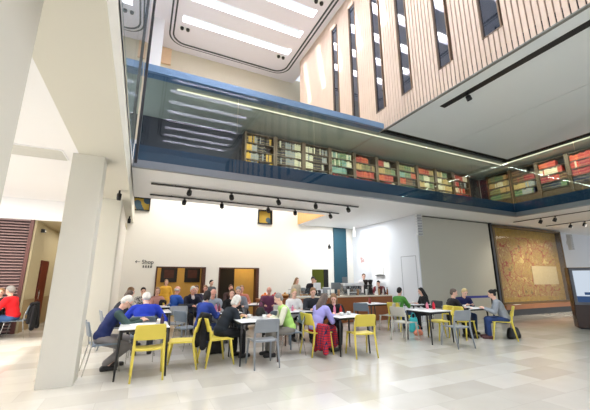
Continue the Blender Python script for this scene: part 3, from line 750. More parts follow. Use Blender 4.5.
# ------------------------------------------------------------------ people
skinA = mat('skin_light', (236, 190, 168), 0.55, var=0.05); skinB = mat('skin_ruddy', (226, 166, 146), 0.55, var=0.06)
eye_m = mat('eye_dark', (40, 30, 28), 0.3); lip_m = mat('lips', (168, 92, 84), 0.5)
HAIR = dict(white=(226, 222, 214), grey=(150, 146, 142), brown=(86, 58, 40), dark=(34, 26, 26), black=(18, 16, 18), blond=(202, 178, 130), ltbrown=(140, 108, 76), greybrown=(100, 86, 78))
hmat = {k: mat('hair_'+k, v, 0.7, var=0.25, scale=40, bump=0.3) for k, v in HAIR.items()}
def remesh(bm, vox, smooth=4):
    me = bpy.data.meshes.new('t'); bmesh.ops.recalc_face_normals(bm, faces=bm.faces[:]); bm.to_mesh(me); bm.free()
    o = bpy.data.objects.new('t', me); COL.objects.link(o)
    md = o.modifiers.new('r', 'REMESH'); md.mode = 'VOXEL'; md.voxel_size = vox; md.use_smooth_shade = True
    sm = o.modifiers.new('s', 'SMOOTH'); sm.iterations = smooth; sm.factor = 0.5
    dg = bpy.context.evaluated_depsgraph_get(); dg.update()
    out = bpy.data.meshes.new_from_object(o.evaluated_get(dg)); bpy.data.objects.remove(o); bpy.data.meshes.remove(me)
    for p in out.polygons: p.use_smooth = True
    return out
def ik(a, b, l1, l2, pole):
    a = Vector(a); b = Vector(b); d = b-a; L = d.length; mx_ = (l1+l2)*0.985
    if L > mx_: b = a+d*(mx_/L); d = b-a; L = mx_
    x = (l1*l1-l2*l2+L*L)/(2*L); h = math.sqrt(max(1e-6, l1*l1-x*x)); n = d.normalized()
    p = Vector(pole); p = (p-n*p.dot(n)).normalized()
    return a+n*x+p*h, b
def person(label, x, y, heading, top, bottom, hair, style='short', lean=15, headp=20, hands=None, sit=True, female=False, skin=None, feet=None,
           vox=0.018, sleeves=None, shoes=(28, 26, 28), turn=0, scale=1.0, twist=0, vest=None, hipz=None, skirt=False, topmat=None, botmat=None, collar=None, seatback=0.0, glasses=False):
    skin = skin or skinA
    t = thing('person', label, 'person', (x, y, 0), -R(heading)); scale = (0.94 if female else 0.97) if (scale == 1.0 and sit) else scale; t.scale = (scale,)*3 if isinstance(scale, (int, float)) else scale
    sw = 0.165 if female else 0.19; hw_ = 0.10
    hz = 0.53 if sit else 0.92
    if hipz: hz = hipz
    P = Vector((0, seatback, hz)); ln = R(lean)
    def sp(d, lat=0, fwd=0):  # point along spine
        ax = Vector((0, math.sin(ln*min(1, 0.5+d)), math.cos(ln*min(1, 0.5+d))))
        nrm = Vector((0, ax.z, -ax.y))
        return P+ax*d+nrm*fwd+Vector((lat, 0, 0))
    chest = sp(0.34); neck = sp(0.50); hp = R(lean*0.6+headp)
    hax = Vector((0, math.sin(hp), math.cos(hp)))
    hbase = neck+Vector((0, math.sin(ln*0.9), math.cos(ln*0.9)))*0.07
    tq = Quaternion((0, 0, 1), -R(turn))
    hc = hbase+(tq @ (hax*0.115))
    HQ = tq @ Quaternion((1, 0, 0), -hp)      # head local frame: +Y forward, +Z up
    def hl(a, b, c): return hc+HQ @ Vector((a, b, c))
    sh = [sp(0.45, -sw), sp(0.45, sw)]
    if hands is None: hands = ((-0.16, 0.44, 0.78), (0.14, 0.46, 0.78)) if sit else ((-0.26, 0.06, 0.82), (0.26, 0.06, 0.82))
    el = []; wr = []
    for i in (0, 1):
        s = -1 if i == 0 else 1
        e, w_ = ik(sh[i], hands[i], 0.285, 0.25, (s*0.55, -0.45, -0.8)); el.append(e); wr.append(w_)
    hip = [P+Vector((-hw_, 0.0, -0.02)), P+Vector((hw_, 0.0, -0.02))]
    if feet is None: feet = ((-0.13, 0.42, 0.075), (0.13, 0.46, 0.075)) if sit else ((-0.11, 0.0, 0.075), (0.11, 0.06, 0.075))
    kn = []; an = []
    for i in (0, 1):
        s = -1 if i == 0 else 1
        k, a_ = ik(hip[i], feet[i], 0.43, 0.42, (s*0.12, 0.9, 0.7)); kn.append(k); an.append(a_)
    # ---- body (one continuous surface)
    bm = bmesh.new()
    ellip(bm, hc+HQ @ Vector((0, -0.008, 0.03)), (0.073, 0.092, 0.088), HQ); ellip(bm, hl(0, 0.022, -0.045), (0.052, 0.062, 0.07), HQ)
    capsule(bm, hl(0, 0.083, 0.012), hl(0, 0.102, -0.022), 0.010, 0.015, 8)
    for s in (-1, 1): ellip(bm, hl(s*0.074, -0.01, -0.005), (0.012, 0.02, 0.032), HQ, seg=8, rg=6)
    capsule(bm, neck-Vector((0, 0, 0.02)), hl(0, -0.015, -0.04), 0.052, 0.048)
    ellip(bm, chest, (sw*0.86, 0.10, 0.17), Quaternion((1, 0, 0), -ln)); ellip(bm, sp(0.14), (0.135, 0.098, 0.16), Quaternion((1, 0, 0), -ln*0.7)); ellip(bm, P, (0.15, 0.115, 0.105))
    capsule(bm, sp(0.45, -sw*0.8), sp(0.45, sw*0.8), 0.062, 0.062)
    for i in (0, 1):
        capsule(bm, sh[i], el[i], 0.05, 0.038); capsule(bm, el[i], wr[i], 0.038, 0.026)
        capsule(bm, hip[i], kn[i], 0.08, 0.055); capsule(bm, kn[i], an[i], 0.053, 0.036)
        d = (wr[i]-el[i]).normalized()
        pc = wr[i]+d*0.05
        capsule(bm, wr[i], pc+d*0.02, 0.026, 0.032, 10)
        fd = Vector((0, 1, 0)); capsule(bm, an[i]+Vector((0, -0.03, -0.03)), an[i]+Vector((0, 0.13, -0.045)), 0.034, 0.026)
    me = remesh(bm, vox, 2)
    bm = bmesh.new(); bm.from_mesh(me); bpy.data.meshes.remove(me)
    for i in (0, 1):   # fingers
        d = (wr[i]-el[i]).normalized(); s = -1 if i == 0 else 1
        side = d.cross(Vector((0, 0, 1))); side = side.normalized() if side.length > 0.1 else Vector((1, 0, 0))
        dn = side.cross(d).normalized(); dn = -dn if dn.z > 0 else dn
        for f in range(4):
            o0 = wr[i]+d*0.06+side*((f-1.5)*0.017); L = (0.062, 0.075, 0.08, 0.068)[f if s > 0 else 3-f]
            p1 = o0+d*L*0.5+dn*0.003; p2 = p1+d*L*0.32+dn*0.018; p3 = p2+d*L*0.18+dn*0.02
            tube(bm, [o0, p1, p2, p3], [0.009, 0.0085, 0.0078, 0.006], 6)
        th = wr[i]+d*0.025-side*s*0.022
        tube(bm, [th, th+d*0.03-side*s*0.022, th+d*0.06-side*s*0.026+dn*0.012], [0.011, 0.010, 0.007], 6)
    for s in (-1, 1): ellip(bm, hl(s*0.031, 0.076, 0.018), (0.011, 0.008, 0.006), HQ, mi=1, seg=8, rg=6)
    ellip(bm, hl(0, 0.079, -0.052), (0.022, 0.008, 0.006), HQ, mi=2, seg=8, rg=6)
    for s in (-1, 1): ellip(bm, hl(s*0.031, 0.081, 0.036), (0.016, 0.006, 0.003), HQ, mi=1, seg=8, rg=6)
    obj('body', bm, [skin, eye_m, lip_m], t)
    # ---- top
    tm = topmat or mat('cloth_%d_%d_%d' % top, top, 0.9, var=0.08, scale=14, bump=0.2)
    bm = bmesh.new()
    g = 0.02
    ellip(bm, chest, (sw*0.9+g, 0.105+g, 0.18+g), Quaternion((1, 0, 0), -ln)); ellip(bm, sp(0.15), (0.14+g, 0.105+g, 0.17+g), Quaternion((1, 0, 0), -ln*0.7)); ellip(bm, P+Vector((0, 0, 0.04)), (0.155+g, 0.12+g, 0.10+g))
    capsule(bm, sp(0.45, -sw*0.82), sp(0.45, sw*0.82), 0.066+g, 0.066+g); capsule(bm, sp(0.47), sp(0.505), 0.08, 0.062)
    sl = None
    if sleeves: sl = bmesh.new()
    for i in (0, 1):
        tgt = sl if sl else bm
        capsule(tgt, sh[i], el[i], 0.053+g, 0.044+g*0.9); capsule(tgt, el[i], wr[i]-(wr[i]-el[i]).normalized()*0.02, 0.044+g*0.9, 0.032+g*0.6)
    obj('top', remesh(bm, vox), tm, t)
    if sl: obj('sleeves', remesh(sl, vox), mat('cloth_%d_%d_%d' % sleeves, sleeves, 0.9, var=0.08, scale=14, bump=0.2), t)
    # ---- bottoms
    bmm = botmat or mat('cloth_%d_%d_%d' % bottom, bottom, 0.9, var=0.1, scale=14, bump=0.2)
    bm = bmesh.new(); g2 = 0.016
    ellip(bm, P+Vector((0, 0, -0.01)), (0.158+g2*0.4, 0.12+g2*0.5, 0.098+g2*0.3))
    for i in (0, 1):
        capsule(bm, hip[i], kn[i], 0.084+g2*0.6, 0.062+g2)
        if skirt: capsule(bm, kn[i], kn[i]+(an[i]-kn[i])*0.7, 0.075+g2, 0.10+g2)
        else: capsule(bm, kn[i], an[i]+Vector((0, 0, 0.05)), 0.06+g2, 0.046+g2)
    if skirt: capsule(bm, kn[0], kn[1], 0.07, 0.07); capsule(bm, kn[0]+(an[0]-kn[0])*0.6, kn[1]+(an[1]-kn[1])*0.6, 0.09, 0.09); capsule(bm, P+Vector((0, 0.1, 0)), (kn[0]+kn[1])/2, 0.1, 0.08)
    obj('skirt' if skirt else 'trousers', remesh(bm, vox), bmm, t)
    for i in (0, 1):
        bm = bmesh.new(); a = an[i]
        capsule(bm, a+Vector((0, -0.045, -0.028)), a+Vector((0, 0.15, -0.04)), 0.047, 0.038); capsule(bm, a+Vector((0, 0, -0.02)), a+Vector((0, 0, 0.03)), 0.045, 0.045); rbox(bm, a.x-0.042, a.x+0.042, a.y-0.085, a.y+0.18, a.z-0.075, a.z-0.045, 0.012)
        obj('shoe', remesh(bm, 0.013, 2), mat('shoe_%d_%d_%d' % shoes, shoes, 0.4), t)
    # ---- hair
    hm = hmat[hair]
    if style != 'bald':
        bm = bmesh.new()
        ellip(bm, hl(0, -0.024, 0.048), (0.082, 0.092, 0.088), HQ); 
        ellip(bm, hl(0, -0.055, 0.0), (0.078, 0.06, 0.075), HQ)
        if style == 'bob':
            for s in (-1, 1): capsule(bm, hl(s*0.066, -0.01, 0.04), hl(s*0.068, -0.015, -0.075), 0.028, 0.026)
            capsule(bm, hl(0, -0.07, 0.02), hl(0, -0.065, -0.075), 0.055, 0.05)
        if style == 'long':
            for s in (-1, 1): capsule(bm, hl(s*0.062, -0.01, 0.04), hl(s*0.075, -0.03, -0.16), 0.03, 0.035)
            capsule(bm, hl(0, -0.07, 0.02), hl(0, -0.10, -0.22), 0.06, 0.075); capsule(bm, hl(0, -0.10, -0.2), hl(0, -0.11, -0.30), 0.07, 0.045)
        if style == 'bun': ellip(bm, hl(0, -0.13, 0.06), (0.045, 0.045, 0.045), HQ)
        me = remesh(bm, 0.012, 3)
        obj('hair', me, hm, t)
    elif hair:
        bm = bmesh.new()
        for s in (-1, 1): ellip(bm, hl(s*0.062, -0.03, 0.0), (0.02, 0.055, 0.035), HQ)
        ellip(bm, hl(0, -0.075, 0.0), (0.06, 0.03, 0.045), HQ); obj('hair', remesh(bm, 0.01, 2), hm, t)
    if collar:
        bm = bmesh.new(); capsule(bm, sp(0.47, 0, 0.03), sp(0.50, 0, 0.02), 0.075, 0.062); obj('collar', remesh(bm, 0.014, 2), mat('cloth_%d_%d_%d' % collar, collar, 0.9), t)
    if glasses:
        bm = bmesh.new()
        for s in (-1, 1):
            pts = [hl(s*0.032+0.02*math.cos(a), 0.093, 0.016+0.015*math.sin(a)) for a in [2*PI*k/10 for k in range(11)]]; tube(bm, pts, 0.0018, 5)
            tube(bm, [hl(s*0.052, 0.092, 0.018), hl(s*0.078, 0.0, 0.016)], 0.0018, 5)
        tube(bm, [hl(-0.012, 0.095, 0.016), hl(0.012, 0.095, 0.016)], 0.0018, 5); obj('glasses', bm, black_m, t)
    return t
navy = (30, 44, 96); blk = (24, 25, 30); jeans = (52, 72, 108); gry = (120, 124, 130)
tart = tartan_mat()
patm = pattern_mat('black_white_print', (30, 30, 34), (206, 204, 200)); 
# nearest row
person('white haired man in a navy vest over green sleeves bent over papers', -0.5, 6.72, 80, navy, (132, 128, 128), 'white', lean=27, headp=30, sleeves=(62, 84, 82), vox=0.014, collar=(60, 86, 84),
       hands=((-0.12, 0.62, 0.79), (0.16, 0.60, 0.79)), feet=((-0.12, 0.24, 0.08), (0.13, 0.10, 0.08)), glasses=True)
person('person in a bright blue sweater seen from behind, head bowed', 0.15, 7.28, 2, (28, 56, 178), (60, 64, 76), 'white', lean=34, headp=18, vox=0.016, scale=(1.12, 1, 1), hands=((-0.25, 0.45, 0.79), (0.25, 0.45, 0.79)), seatback=0.03)
person('white haired visitor in a long dark coat leaning over the middle table', 1.5, 6.55, 74, (26, 34, 44), blk, 'white', 'bob', lean=32, headp=12, scale=0.95, vox=0.014, female=True, hands=((-0.1, 0.5, 0.78), (0.16, 0.46, 0.78)), skirt=False)
person('grey haired woman in a lime vest with cream sleeves', 2.9, 6.4, -80, (176, 222, 120), (130, 126, 118), 'grey', 'short', lean=22, headp=14, scale=0.94, vox=0.014, sleeves=(230, 230, 206), female=True, hands=((-0.1, 0.45, 0.79), (0.14, 0.38, 0.79)), collar=(196, 232, 150))
person('woman in a lavender cardigan with long greying brown hair and tartan skirt', 3.4, 6.2, 70, (166, 162, 226), (170, 40, 50), 'greybrown', 'long', lean=28, headp=12, scale=0.94, vox=0.014, female=True, botmat=tart, skirt=True, hands=((-0.12, 0.46, 0.79), (0.16, 0.44, 0.79)))
person('companion in black with long light brown hair opposite the lavender cardigan', 4.25, 6.8, 215, (26, 26, 30), blk, 'ltbrown', 'long', lean=26, headp=14, scale=0.92, female=True)
person('woman in a grey jacket and jeans with tied black hair', 8.62, 5.56, -38, (150, 156, 164), (44, 66, 116), 'black', 'bun', lean=20, headp=10, vox=0.014, female=True, hands=((-0.16, 0.46, 0.79), (0.14, 0.46, 0.79)), shoes=(90, 50, 50))
person('dark clad visitor with pale face behind the grey chair on the right', 7.58, 6.3, 110, (26, 24, 30), blk, 'greybrown', 'short', lean=10, headp=10, female=True, turn=30, collar=(226, 190, 196))
person('blond person in navy reaching across the right hand table', 8.72, 6.92, 200, (32, 38, 88), jeans, 'blond', 'short', lean=26, headp=18, hands=((-0.14, 0.42, 0.79), (0.12, 0.46, 0.79)))
person('dark haired woman in a green top facing right', 7.18, 7.85, 75, (74, 140, 56), jeans, 'black', 'short', lean=12, headp=6, female=True, turn=-6)
person('woman in black with long black hair facing left', 8.3, 7.75, -72, (22, 22, 26), blk, 'black', 'long', lean=18, headp=8, female=True, hands=((-0.14, 0.4, 0.79), (0.14, 0.4, 0.79)))
# second row
person('woman with dark bobbed hair in a cobalt cardigan', 1.3, 7.55, 50, (36, 62, 146), (40, 56, 100), 'dark', 'bob', lean=14, headp=10, female=True)
person('balding man in a grey shirt looking down', 1.72, 8.72, 178, (150, 158, 166), gry, 'white', 'bald', lean=16, headp=22, skin=skinB)
person('woman in black with brown hair facing the viewer', 2.22, 8.62, 190, (20, 20, 24), blk, 'brown', 'bob', lean=12, headp=4, female=True)
person('man in profile in a dark jacket behind the navy vest', -0.48, 8.72, 78, (34, 36, 48), blk, 'greybrown', 'short', lean=24, headp=20)
person('brown haired visitor in pale clothing beside the far column', -0.3, 9.75, 70, (214, 206, 190), gry, 'ltbrown', 'short', lean=10, headp=10)
person('dark haired woman in a black and white print top', 0.12, 11.0, 178, (160, 160, 160), gry, 'black', 'short', lean=8, headp=8, female=True, topmat=patm)
person('sandy haired person beside the blue chair', 0.5, 10.9, 170, (190, 140, 130), gry, 'ltbrown', 'bob', lean=6, headp=4, female=True)
person('person in a long amber top standing at the ochre doorway', 0.86, 12.6, 175, (230, 176, 60), (206, 160, 80), 'ltbrown', 'bob', sit=False, lean=2, headp=6, female=True, scale=0.86)
person('balding man in a blue shirt near the ochre doorway', 0.98, 10.75, 60, (48, 98, 196), blk, 'white', 'bald', lean=10, headp=8, skin=skinB)
person('white haired visitor in a navy jacket facing the viewer', 1.42, 10.2, 165, (28, 30, 50), blk, 'white', 'short', lean=10, headp=6, skin=skinB, collar=(230, 220, 220))
person('brown haired visitor in dark clothes left of the white shirt', 1.72, 11.35, 185, (44, 40, 60), blk, 'brown', 'short', lean=8, headp=8)
person('ruddy person in a white shirt at the ochre doorway', 2.05, 11.5, 190, (226, 226, 226), gry, 'ltbrown', 'short', lean=8, headp=6, skin=skinB)
person('dark haired person in grey standing between the two doorways', 2.35, 12.2, 150, (92, 98, 102), blk, 'dark', 'short', sit=False, lean=4, headp=10, scale=0.85)
person('ruddy faced person in front of the dark doorway, on the left', 2.98, 11.75, 185, (60, 40, 40), blk, 'brown', 'short', lean=6, headp=4, skin=skinB)
person('ruddy faced visitor in rust in front of the dark doorway, on the right', 3.02, 10.5, 185, (190, 116, 96), gry, 'ltbrown', 'short', lean=6, headp=4, skin=skinB)
person('grey haired visitor in a grey jacket by the right hand doorway', 2.62, 9.42, 195, (136, 140, 150), gry, 'grey', 'short', lean=12, headp=14)
person('bald man behind the woman in the lime vest', 3.55, 9.35, 200, (110, 60, 90), gry, 'white', 'bald', lean=12, headp=14, skin=skinB)
person('blond visitor in a white shirt facing the viewer', 3.78, 8.15, 188, (238, 238, 238), blk, 'blond', 'short', lean=12, headp=10, female=True)
person('light brown haired person behind the lavender cardigan', 4.15, 7.75, 195, (40, 44, 52), blk, 'ltbrown', 'short', lean=12, headp=14)
# staff
person('member of staff with long brown hair at the left end of the counter', 5.2, 11.0, 160, (196, 186, 168), blk, 'ltbrown', 'long', sit=False, lean=8, headp=10, female=True, scale=0.9)
person('member of staff in a black shirt behind the till', 6.05, 11.25, 200, (30, 28, 36), blk, 'dark', 'short', sit=False, lean=20, headp=14, scale=0.94, hands=((-0.2, 0.4, 0.98), (0.2, 0.4, 0.98)))
person('staff member in lilac inside the serving hatch', 7.35, 13.5, 180, (150, 130, 160), blk, 'dark', 'short', sit=False, lean=10, headp=14, scale=0.88)
person('barista in white with brown hair beside the coffee machine', 8.88, 11.75, 205, (226, 222, 222), blk, 'brown', 'short', sit=False, lean=4, headp=8, scale=1.0)
person('staff member in a maroon jacket bending over the counter', 9.0, 10.85, 230, (116, 32, 40), blk, 'dark', 'short', sit=False, lean=24, headp=14, scale=0.86, hands=((-0.2, 0.5, 1.08), (0.2, 0.5, 1.08)))
# left aisle
person('person in a bright red coat with short grey hair in the left aisle', -2.92, 11.15, -80, (226, 26, 36), (56, 90, 140), 'grey', 'short', lean=14, headp=6, turn=20, hands=((-0.14, 0.44, 0.78), (0.14, 0.42, 0.78)), scale=(1.15, 1.12, 1.0))
person('woman in a black top at the left edge of the photo', -3.42, 11.75, 175, (30, 26, 34), blk, 'ltbrown', 'short', lean=8, headp=6, female=True)

# ------------------------------------------------------------------ coats and bags
def coat(name, label, loc, heading, m, w=0.3, h=0.55):
    """folded garment hanging over a chair back: front and rear drape with soft folds"""
    bm = bmesh.new()
    for s in (-1, 1):
        capsule(bm, (s*w*0.28, 0.035, 0), (s*w*0.34, 0.05, -h*0.75), 0.055, 0.05); capsule(bm, (s*w*0.2, -0.03, 0.0), (s*w*0.42, -0.06, -h), 0.05, 0.06)
    capsule(bm, (-w*0.4, 0, 0.015), (w*0.4, 0, 0.015), 0.045, 0.045); capsule(bm, (0, -0.035, 0), (0.02, -0.07, -h*0.85), 0.06, 0.07); capsule(bm, (0, 0.03, 0), (0, 0.04, -h*0.5), 0.06, 0.05)
    t = thing(name, label, 'coat', loc, -R(heading)); obj('drape', remesh(bm, 0.016, 3), m, t)
    bm = bmesh.new(); capsule(bm, (-w*0.42, -0.04, -0.05), (-w*0.55, -0.06, -h*0.9), 0.04, 0.035); obj('sleeve', remesh(bm, 0.014, 3), m, t)
    return t
coat('hanging_coat', 'black coat hung over the back of a yellow chair', (1.14, 6.3, 0.84), 80, mat('black_wool', (20, 20, 24), 0.95), 0.36, 0.5)
coat('hanging_coat', 'black jacket hung behind the person in the red coat', (-2.5, 11.2, 0.84), -88, mat('black_wool', (20, 20, 24), 0.95), 0.5, 0.6)
coat('hanging_coat', 'dark jacket hung over the chair of the man in the blue shirt', (0.68, 10.75, 0.84), 80, mat('black_wool', (20, 20, 24), 0.95), 0.36, 0.5)
coat('hanging_scarf', 'red tartan wrap hanging from the lavender cardigan chair', (3.42, 5.95, 0.56), 85, tart, 0.44, 0.44)
def bag(label, x, y, z, m, w=0.3, h=0.28, d=0.14):
    t = thing('bag', label, 'bag', (x, y, z)); bm = bmesh.new()
    for s in (-1, 1): capsule(bm, (s*(w/2-0.05), 0, 0.06), (s*(w/2-0.07), 0, h-0.06), d/2, d/2.6)
    ellip(bm, (0, 0, h*0.48), (w/2, d/2, h*0.48)); bx(bm, -w/2+0.04, w/2-0.04, -d/2+0.02, d/2-0.02, 0.005, h*0.6)
    obj('body', remesh(bm, 0.014, 3), m, t)
    bm = bmesh.new(); tube(bm, [(-0.08, 0, h-0.03), (-0.07, 0, h+0.07), (0, 0, h+0.11), (0.07, 0, h+0.07), (0.08, 0, h-0.03)], 0.008, 8); obj('handle', bm, m, t)
    return t
bag('turquoise bag on the floor beyond the empty white table', 7.35, 7.45, 0, mat('turquoise_fabric', (64, 190, 196), 0.7), 0.3, 0.42)
bag('black bag on the floor behind the grey jacketed woman', 8.95, 5.6, 0, black_m, 0.36, 0.26, 0.2)
bag('coral bag on the floor near the turquoise one', 7.05, 7.0, 0, mat('coral_fabric', (224, 140, 112), 0.7), 0.26, 0.16)
bag('black bag on the floor beneath the dark coated visitor', 1.55, 7.15, 0, black_m, 0.34, 0.28, 0.16)
bag('black bag with yellow trim standing on the middle table', 2.35, 6.68, 0.74, mat('black_yellow', (30, 30, 26), 0.6, var=0.3), 0.2, 0.2, 0.12)

# ------------------------------------------------------------------ tableware
def lathe_thing(name, label, cat, loc, parts, group=None):
    t = thing(name, label, cat, loc, 0, group)
    for pn, prof, m in parts:
        bm = bmesh.new(); lathe(bm, prof, 14); obj(pn, bm, m, t)
    return t
china = mat('white_china', (240, 240, 238), 0.2)
def cup(x, y, z, label):
    t = lathe_thing('cup', label, 'cup', (x, y, z), [('saucer', [(0.02, 0), (0.07, 0.012), (0.072, 0.016), (0.02, 0.008)], china), ('bowl', [(0.022, 0.01), (0.038, 0.04), (0.042, 0.07), (0.038, 0.07), (0.03, 0.03)], china)])
    bm = bmesh.new(); tube(bm, [(0.04, 0, 0.06), (0.062, 0, 0.055), (0.06, 0, 0.035), (0.036, 0, 0.03)], 0.004, 6); obj('handle', bm, china, t); return t
def bottle(x, y, z, label, m, h=0.2, r=0.03, capm=None):
    return lathe_thing('bottle', label, 'bottle', (x, y, z), [('body', [(r*0.9, 0), (r, 0.01), (r, h*0.6), (r*0.4, h*0.78), (r*0.4, h*0.92)], m), ('cap', [(r*0.45, h*0.92), (r*0.45, h)], capm or black_m)])
def sheet(x, y, z, rz, label, w=0.21, d=0.29, m=None):
    t = obj('paper_sheet', B(-w/2, w/2, -d/2, d/2, 0, 0.0015), m or paper_m); t.location = (x, y, z); t.rotation_euler = (0, 0, rz); tag(t, label, 'paper'); return t
sauce = mat('red_sauce', (190, 40, 36), 0.2); pink = mat('pink_label', (216, 130, 160), 0.4); clear = glass('clear_glass', (236, 240, 240), 1.45)
TZ = 0.7405
cup(0.38, 6.45, TZ, 'white cup on the table of the man in the navy vest'); bottle(0.42, 6.3, TZ, 'dark bottle beside a cup on the nearest left table', mat('dark_bottle', (70, 50, 70), 0.2), 0.17, 0.032)
sheet(0.02, 6.45, TZ, 0.3, 'sheet of paper under the hands of the man in the navy vest'); sheet(0.2, 6.3, TZ, -0.2, 'loose paper in the centre of the nearest left table')
cup(2.05, 6.5, TZ, 'white cup in the middle of the middle table'); cup(2.3, 6.3, TZ, 'white cup before the woman in the lime vest')
sheet(1.95, 6.2, TZ, 0.15, 'white leaflet on the middle table, nearest the viewer'); sheet(1.95, 6.62, TZ, -0.3, 'yellow leaflet on the middle table', m=mat('yellow_paper', (232, 226, 120), 0.8))
cup(3.95, 6.05, TZ, 'white cup before the lavender cardigan'); bottle(4.1, 6.3, TZ, 'bottle with red sauce on the lavender cardigan table', sauce, 0.2, 0.03); bottle(4.0, 6.4, TZ, 'clear bottle with pink label on the lavender cardigan table', pink, 0.22, 0.028, wht_m)
cup(4.2, 6.15, TZ, 'white cup farther along the lavender cardigan table')
bottle(3.3, 7.6, TZ, 'squat red bottle on the dark edged table', sauce, 0.16, 0.04); bottle(3.45, 7.45, TZ, 'pale pink bottle on the dark edged table', pink, 0.14, 0.03); cup(3.7, 7.75, TZ, 'white cup before the visitor in the white shirt')
bottle(6.7, 8.6, TZ, 'red bottle on the table in front of the counter', mat('brick_red', (150, 60, 50), 0.4), 0.2, 0.045)
sheet(8.3, 6.35, TZ, 0.2, 'white notepad under the hand of the grey jacketed woman'); cup(8.1, 6.3, TZ, 'white cup on the grey jacketed woman table'); cup(8.15, 6.55, TZ, 'white cup at the far side of the right hand table')
cup(7.9, 7.95, TZ, 'white cup between the woman in green and the long haired woman'); sheet(7.85, 7.75, TZ, 0.4, 'paper on the table of the woman in green')
bottle(6.95, 6.3, TZ, 'red flask on the empty white table', mat('red_flask', (206, 40, 60), 0.3), 0.2, 0.035); bottle(6.88, 6.45, TZ, 'pink flask on the empty white table', mat('pink_flask', (222, 130, 150), 0.3), 0.18, 0.035)
bottle(1.7, 8.0, TZ, 'pink labelled bottle on the bald man table', pink, 0.2, 0.03); bottle(1.8, 8.1, TZ, 'second dark bottle on the bald man table', mat('plum_bottle', (120, 50, 70), 0.3), 0.18, 0.03); cup(2.05, 8.1, TZ, 'white cup before the woman in black')
bottle(0.4, 8.75, TZ, 'red sauce bottle beyond the bright blue sweater', sauce, 0.18, 0.03); sheet(0.25, 8.7, TZ, 0.1, 'paper on the table beyond the bright blue sweater'); cup(0.15, 8.9, TZ, 'white cup beyond the bright blue sweater')
sheet(-3.6, 11.1, TZ, 0, 'paper on the table beside the red coat')
# tablet held by cobalt cardigan woman: dark wallet on table
o = obj('wallet', B(1.62, 1.85, 7.75, 7.87, TZ, TZ+0.02), black_m); tag(o, 'flat black wallet on the bald man table', 'wallet')

# ------------------------------------------------------------------ serving counter
t = thing('serving_counter', 'long cherry wood serving counter with a pale top', 'counter', (4.9, 10.0, 0))
obj('front_panel', B(0.03, 3.97, 0.03, 0.08, 0.0, 0.86), counter_m, t); bezel(obj('worktop', B(0, 4.0, 0, 0.62, 0.86, 0.91), mat('pale_stone_top', (232, 222, 204), 0.3), t)); obj('body', B(0.05, 3.95, 0.08, 0.58, 0.0, 0.86), brown_m, t)
obj('front_panel', B(3.97, 4.0, 0.03, 0.58, 0.0, 0.86), counter_m, t)
t = thing('bakery_counter', 'cherry wood display counter with baskets near the right hand doorway', 'counter', (4.2, 10.2, 0))
obj('cabinet', B(-0.6, 0.55, 0, 0.5, 0, 0.82), counter_m, t); bezel(obj('worktop', B(-0.62, 0.57, -0.02, 0.52, 0.82, 0.86), brown_m, t))
basket_m = mat('wicker', (170, 110, 50), 0.8, var=0.3, scale=40)
fruit = [('orange', (232, 130, 40)), ('apple', (196, 50, 40)), ('bread_roll', (206, 160, 96))]
for k in range(3):
    cx_ = 3.82+0.36*k; t = thing('basket', 'round wicker basket of %ss on the bakery counter' % fruit[k][0].replace('_', ' '), 'basket', (cx_, 10.42, 0.86))
    bm = bmesh.new(); lathe(bm, [(0.10, 0), (0.15, 0.08), (0.16, 0.09), (0.14, 0.085), (0.09, 0.02)], 18); obj('bowl', bm, basket_m, t)
    proto = None
    for j in range(7):
        a = 2*PI*j/6; r_ = 0.0 if j == 6 else 0.085; z_ = 0.86+(0.1 if j < 6 else 0.16)
        if proto is None:
            bm = bmesh.new(); ellip(bm, (0, 0, 0), (0.045, 0.045, 0.04)); capsule(bm, (0, 0, 0.036), (0, 0, 0.045), 0.004, 0.003, 6)
            proto = obj(fruit[k][0], bm, mat('fruit_'+fruit[k][0], fruit[k][1], 0.45)); q = proto
        else: q = proto.copy(); COL.objects.link(q)
        q.location = (cx_+r_*math.cos(a), 10.42+r_*math.sin(a), z_)
        tag(q, '%s in the wicker basket, %s' % (fruit[k][0].replace('_', ' '), 'on top of the pile' if j == 6 else 'one of the ring below the top one'), 'food', '%ss in a wicker basket' % fruit[k][0].replace('_', ' '))
CZ = 0.91
def box_thing(name, label, cat, loc, parts, rz=0):
    t = thing(name, label, cat, loc, rz)
    for pn, dims, m in parts:
        bm = bmesh.new(); rbox(bm, *dims, r=0.008, seg=2); obj(pn, bm, m, t)
    return t
# espresso machine
t = box_thing('espresso_machine', 'wide chrome espresso machine on the counter', 'coffee machine', (7.25, 10.35, CZ), [('body', (-0.42, 0.42, -0.05, 0.2, 0.12, 0.42), chrome_m), ('base', (-0.42, 0.42, -0.2, 0.2, 0, 0.06), chrome_m), ('hood', (-0.42, 0.42, -0.2, 0.2, 0.34, 0.44), wht_m), ('drip_tray', (-0.36, 0.36, -0.19, 0.0, 0.06, 0.075), black_m)])
for s in (-0.22, 0.02, 0.24):
    bm = bmesh.new(); lathe(bm, [(0.035, 0.24), (0.035, 0.34)], 12, (s, -0.12, 0)); tube(bm, [(s, -0.12, 0.26), (s, -0.26, 0.24)], 0.012, 8); obj('group_head', bm, black_m, t)
bm = bmesh.new(); bx(bm, -0.4, -0.37, -0.05, 0.2, 0.06, 0.34); bx(bm, 0.37, 0.4, -0.05, 0.2, 0.06, 0.34); obj('side_panel', bm, chrome_m, t)
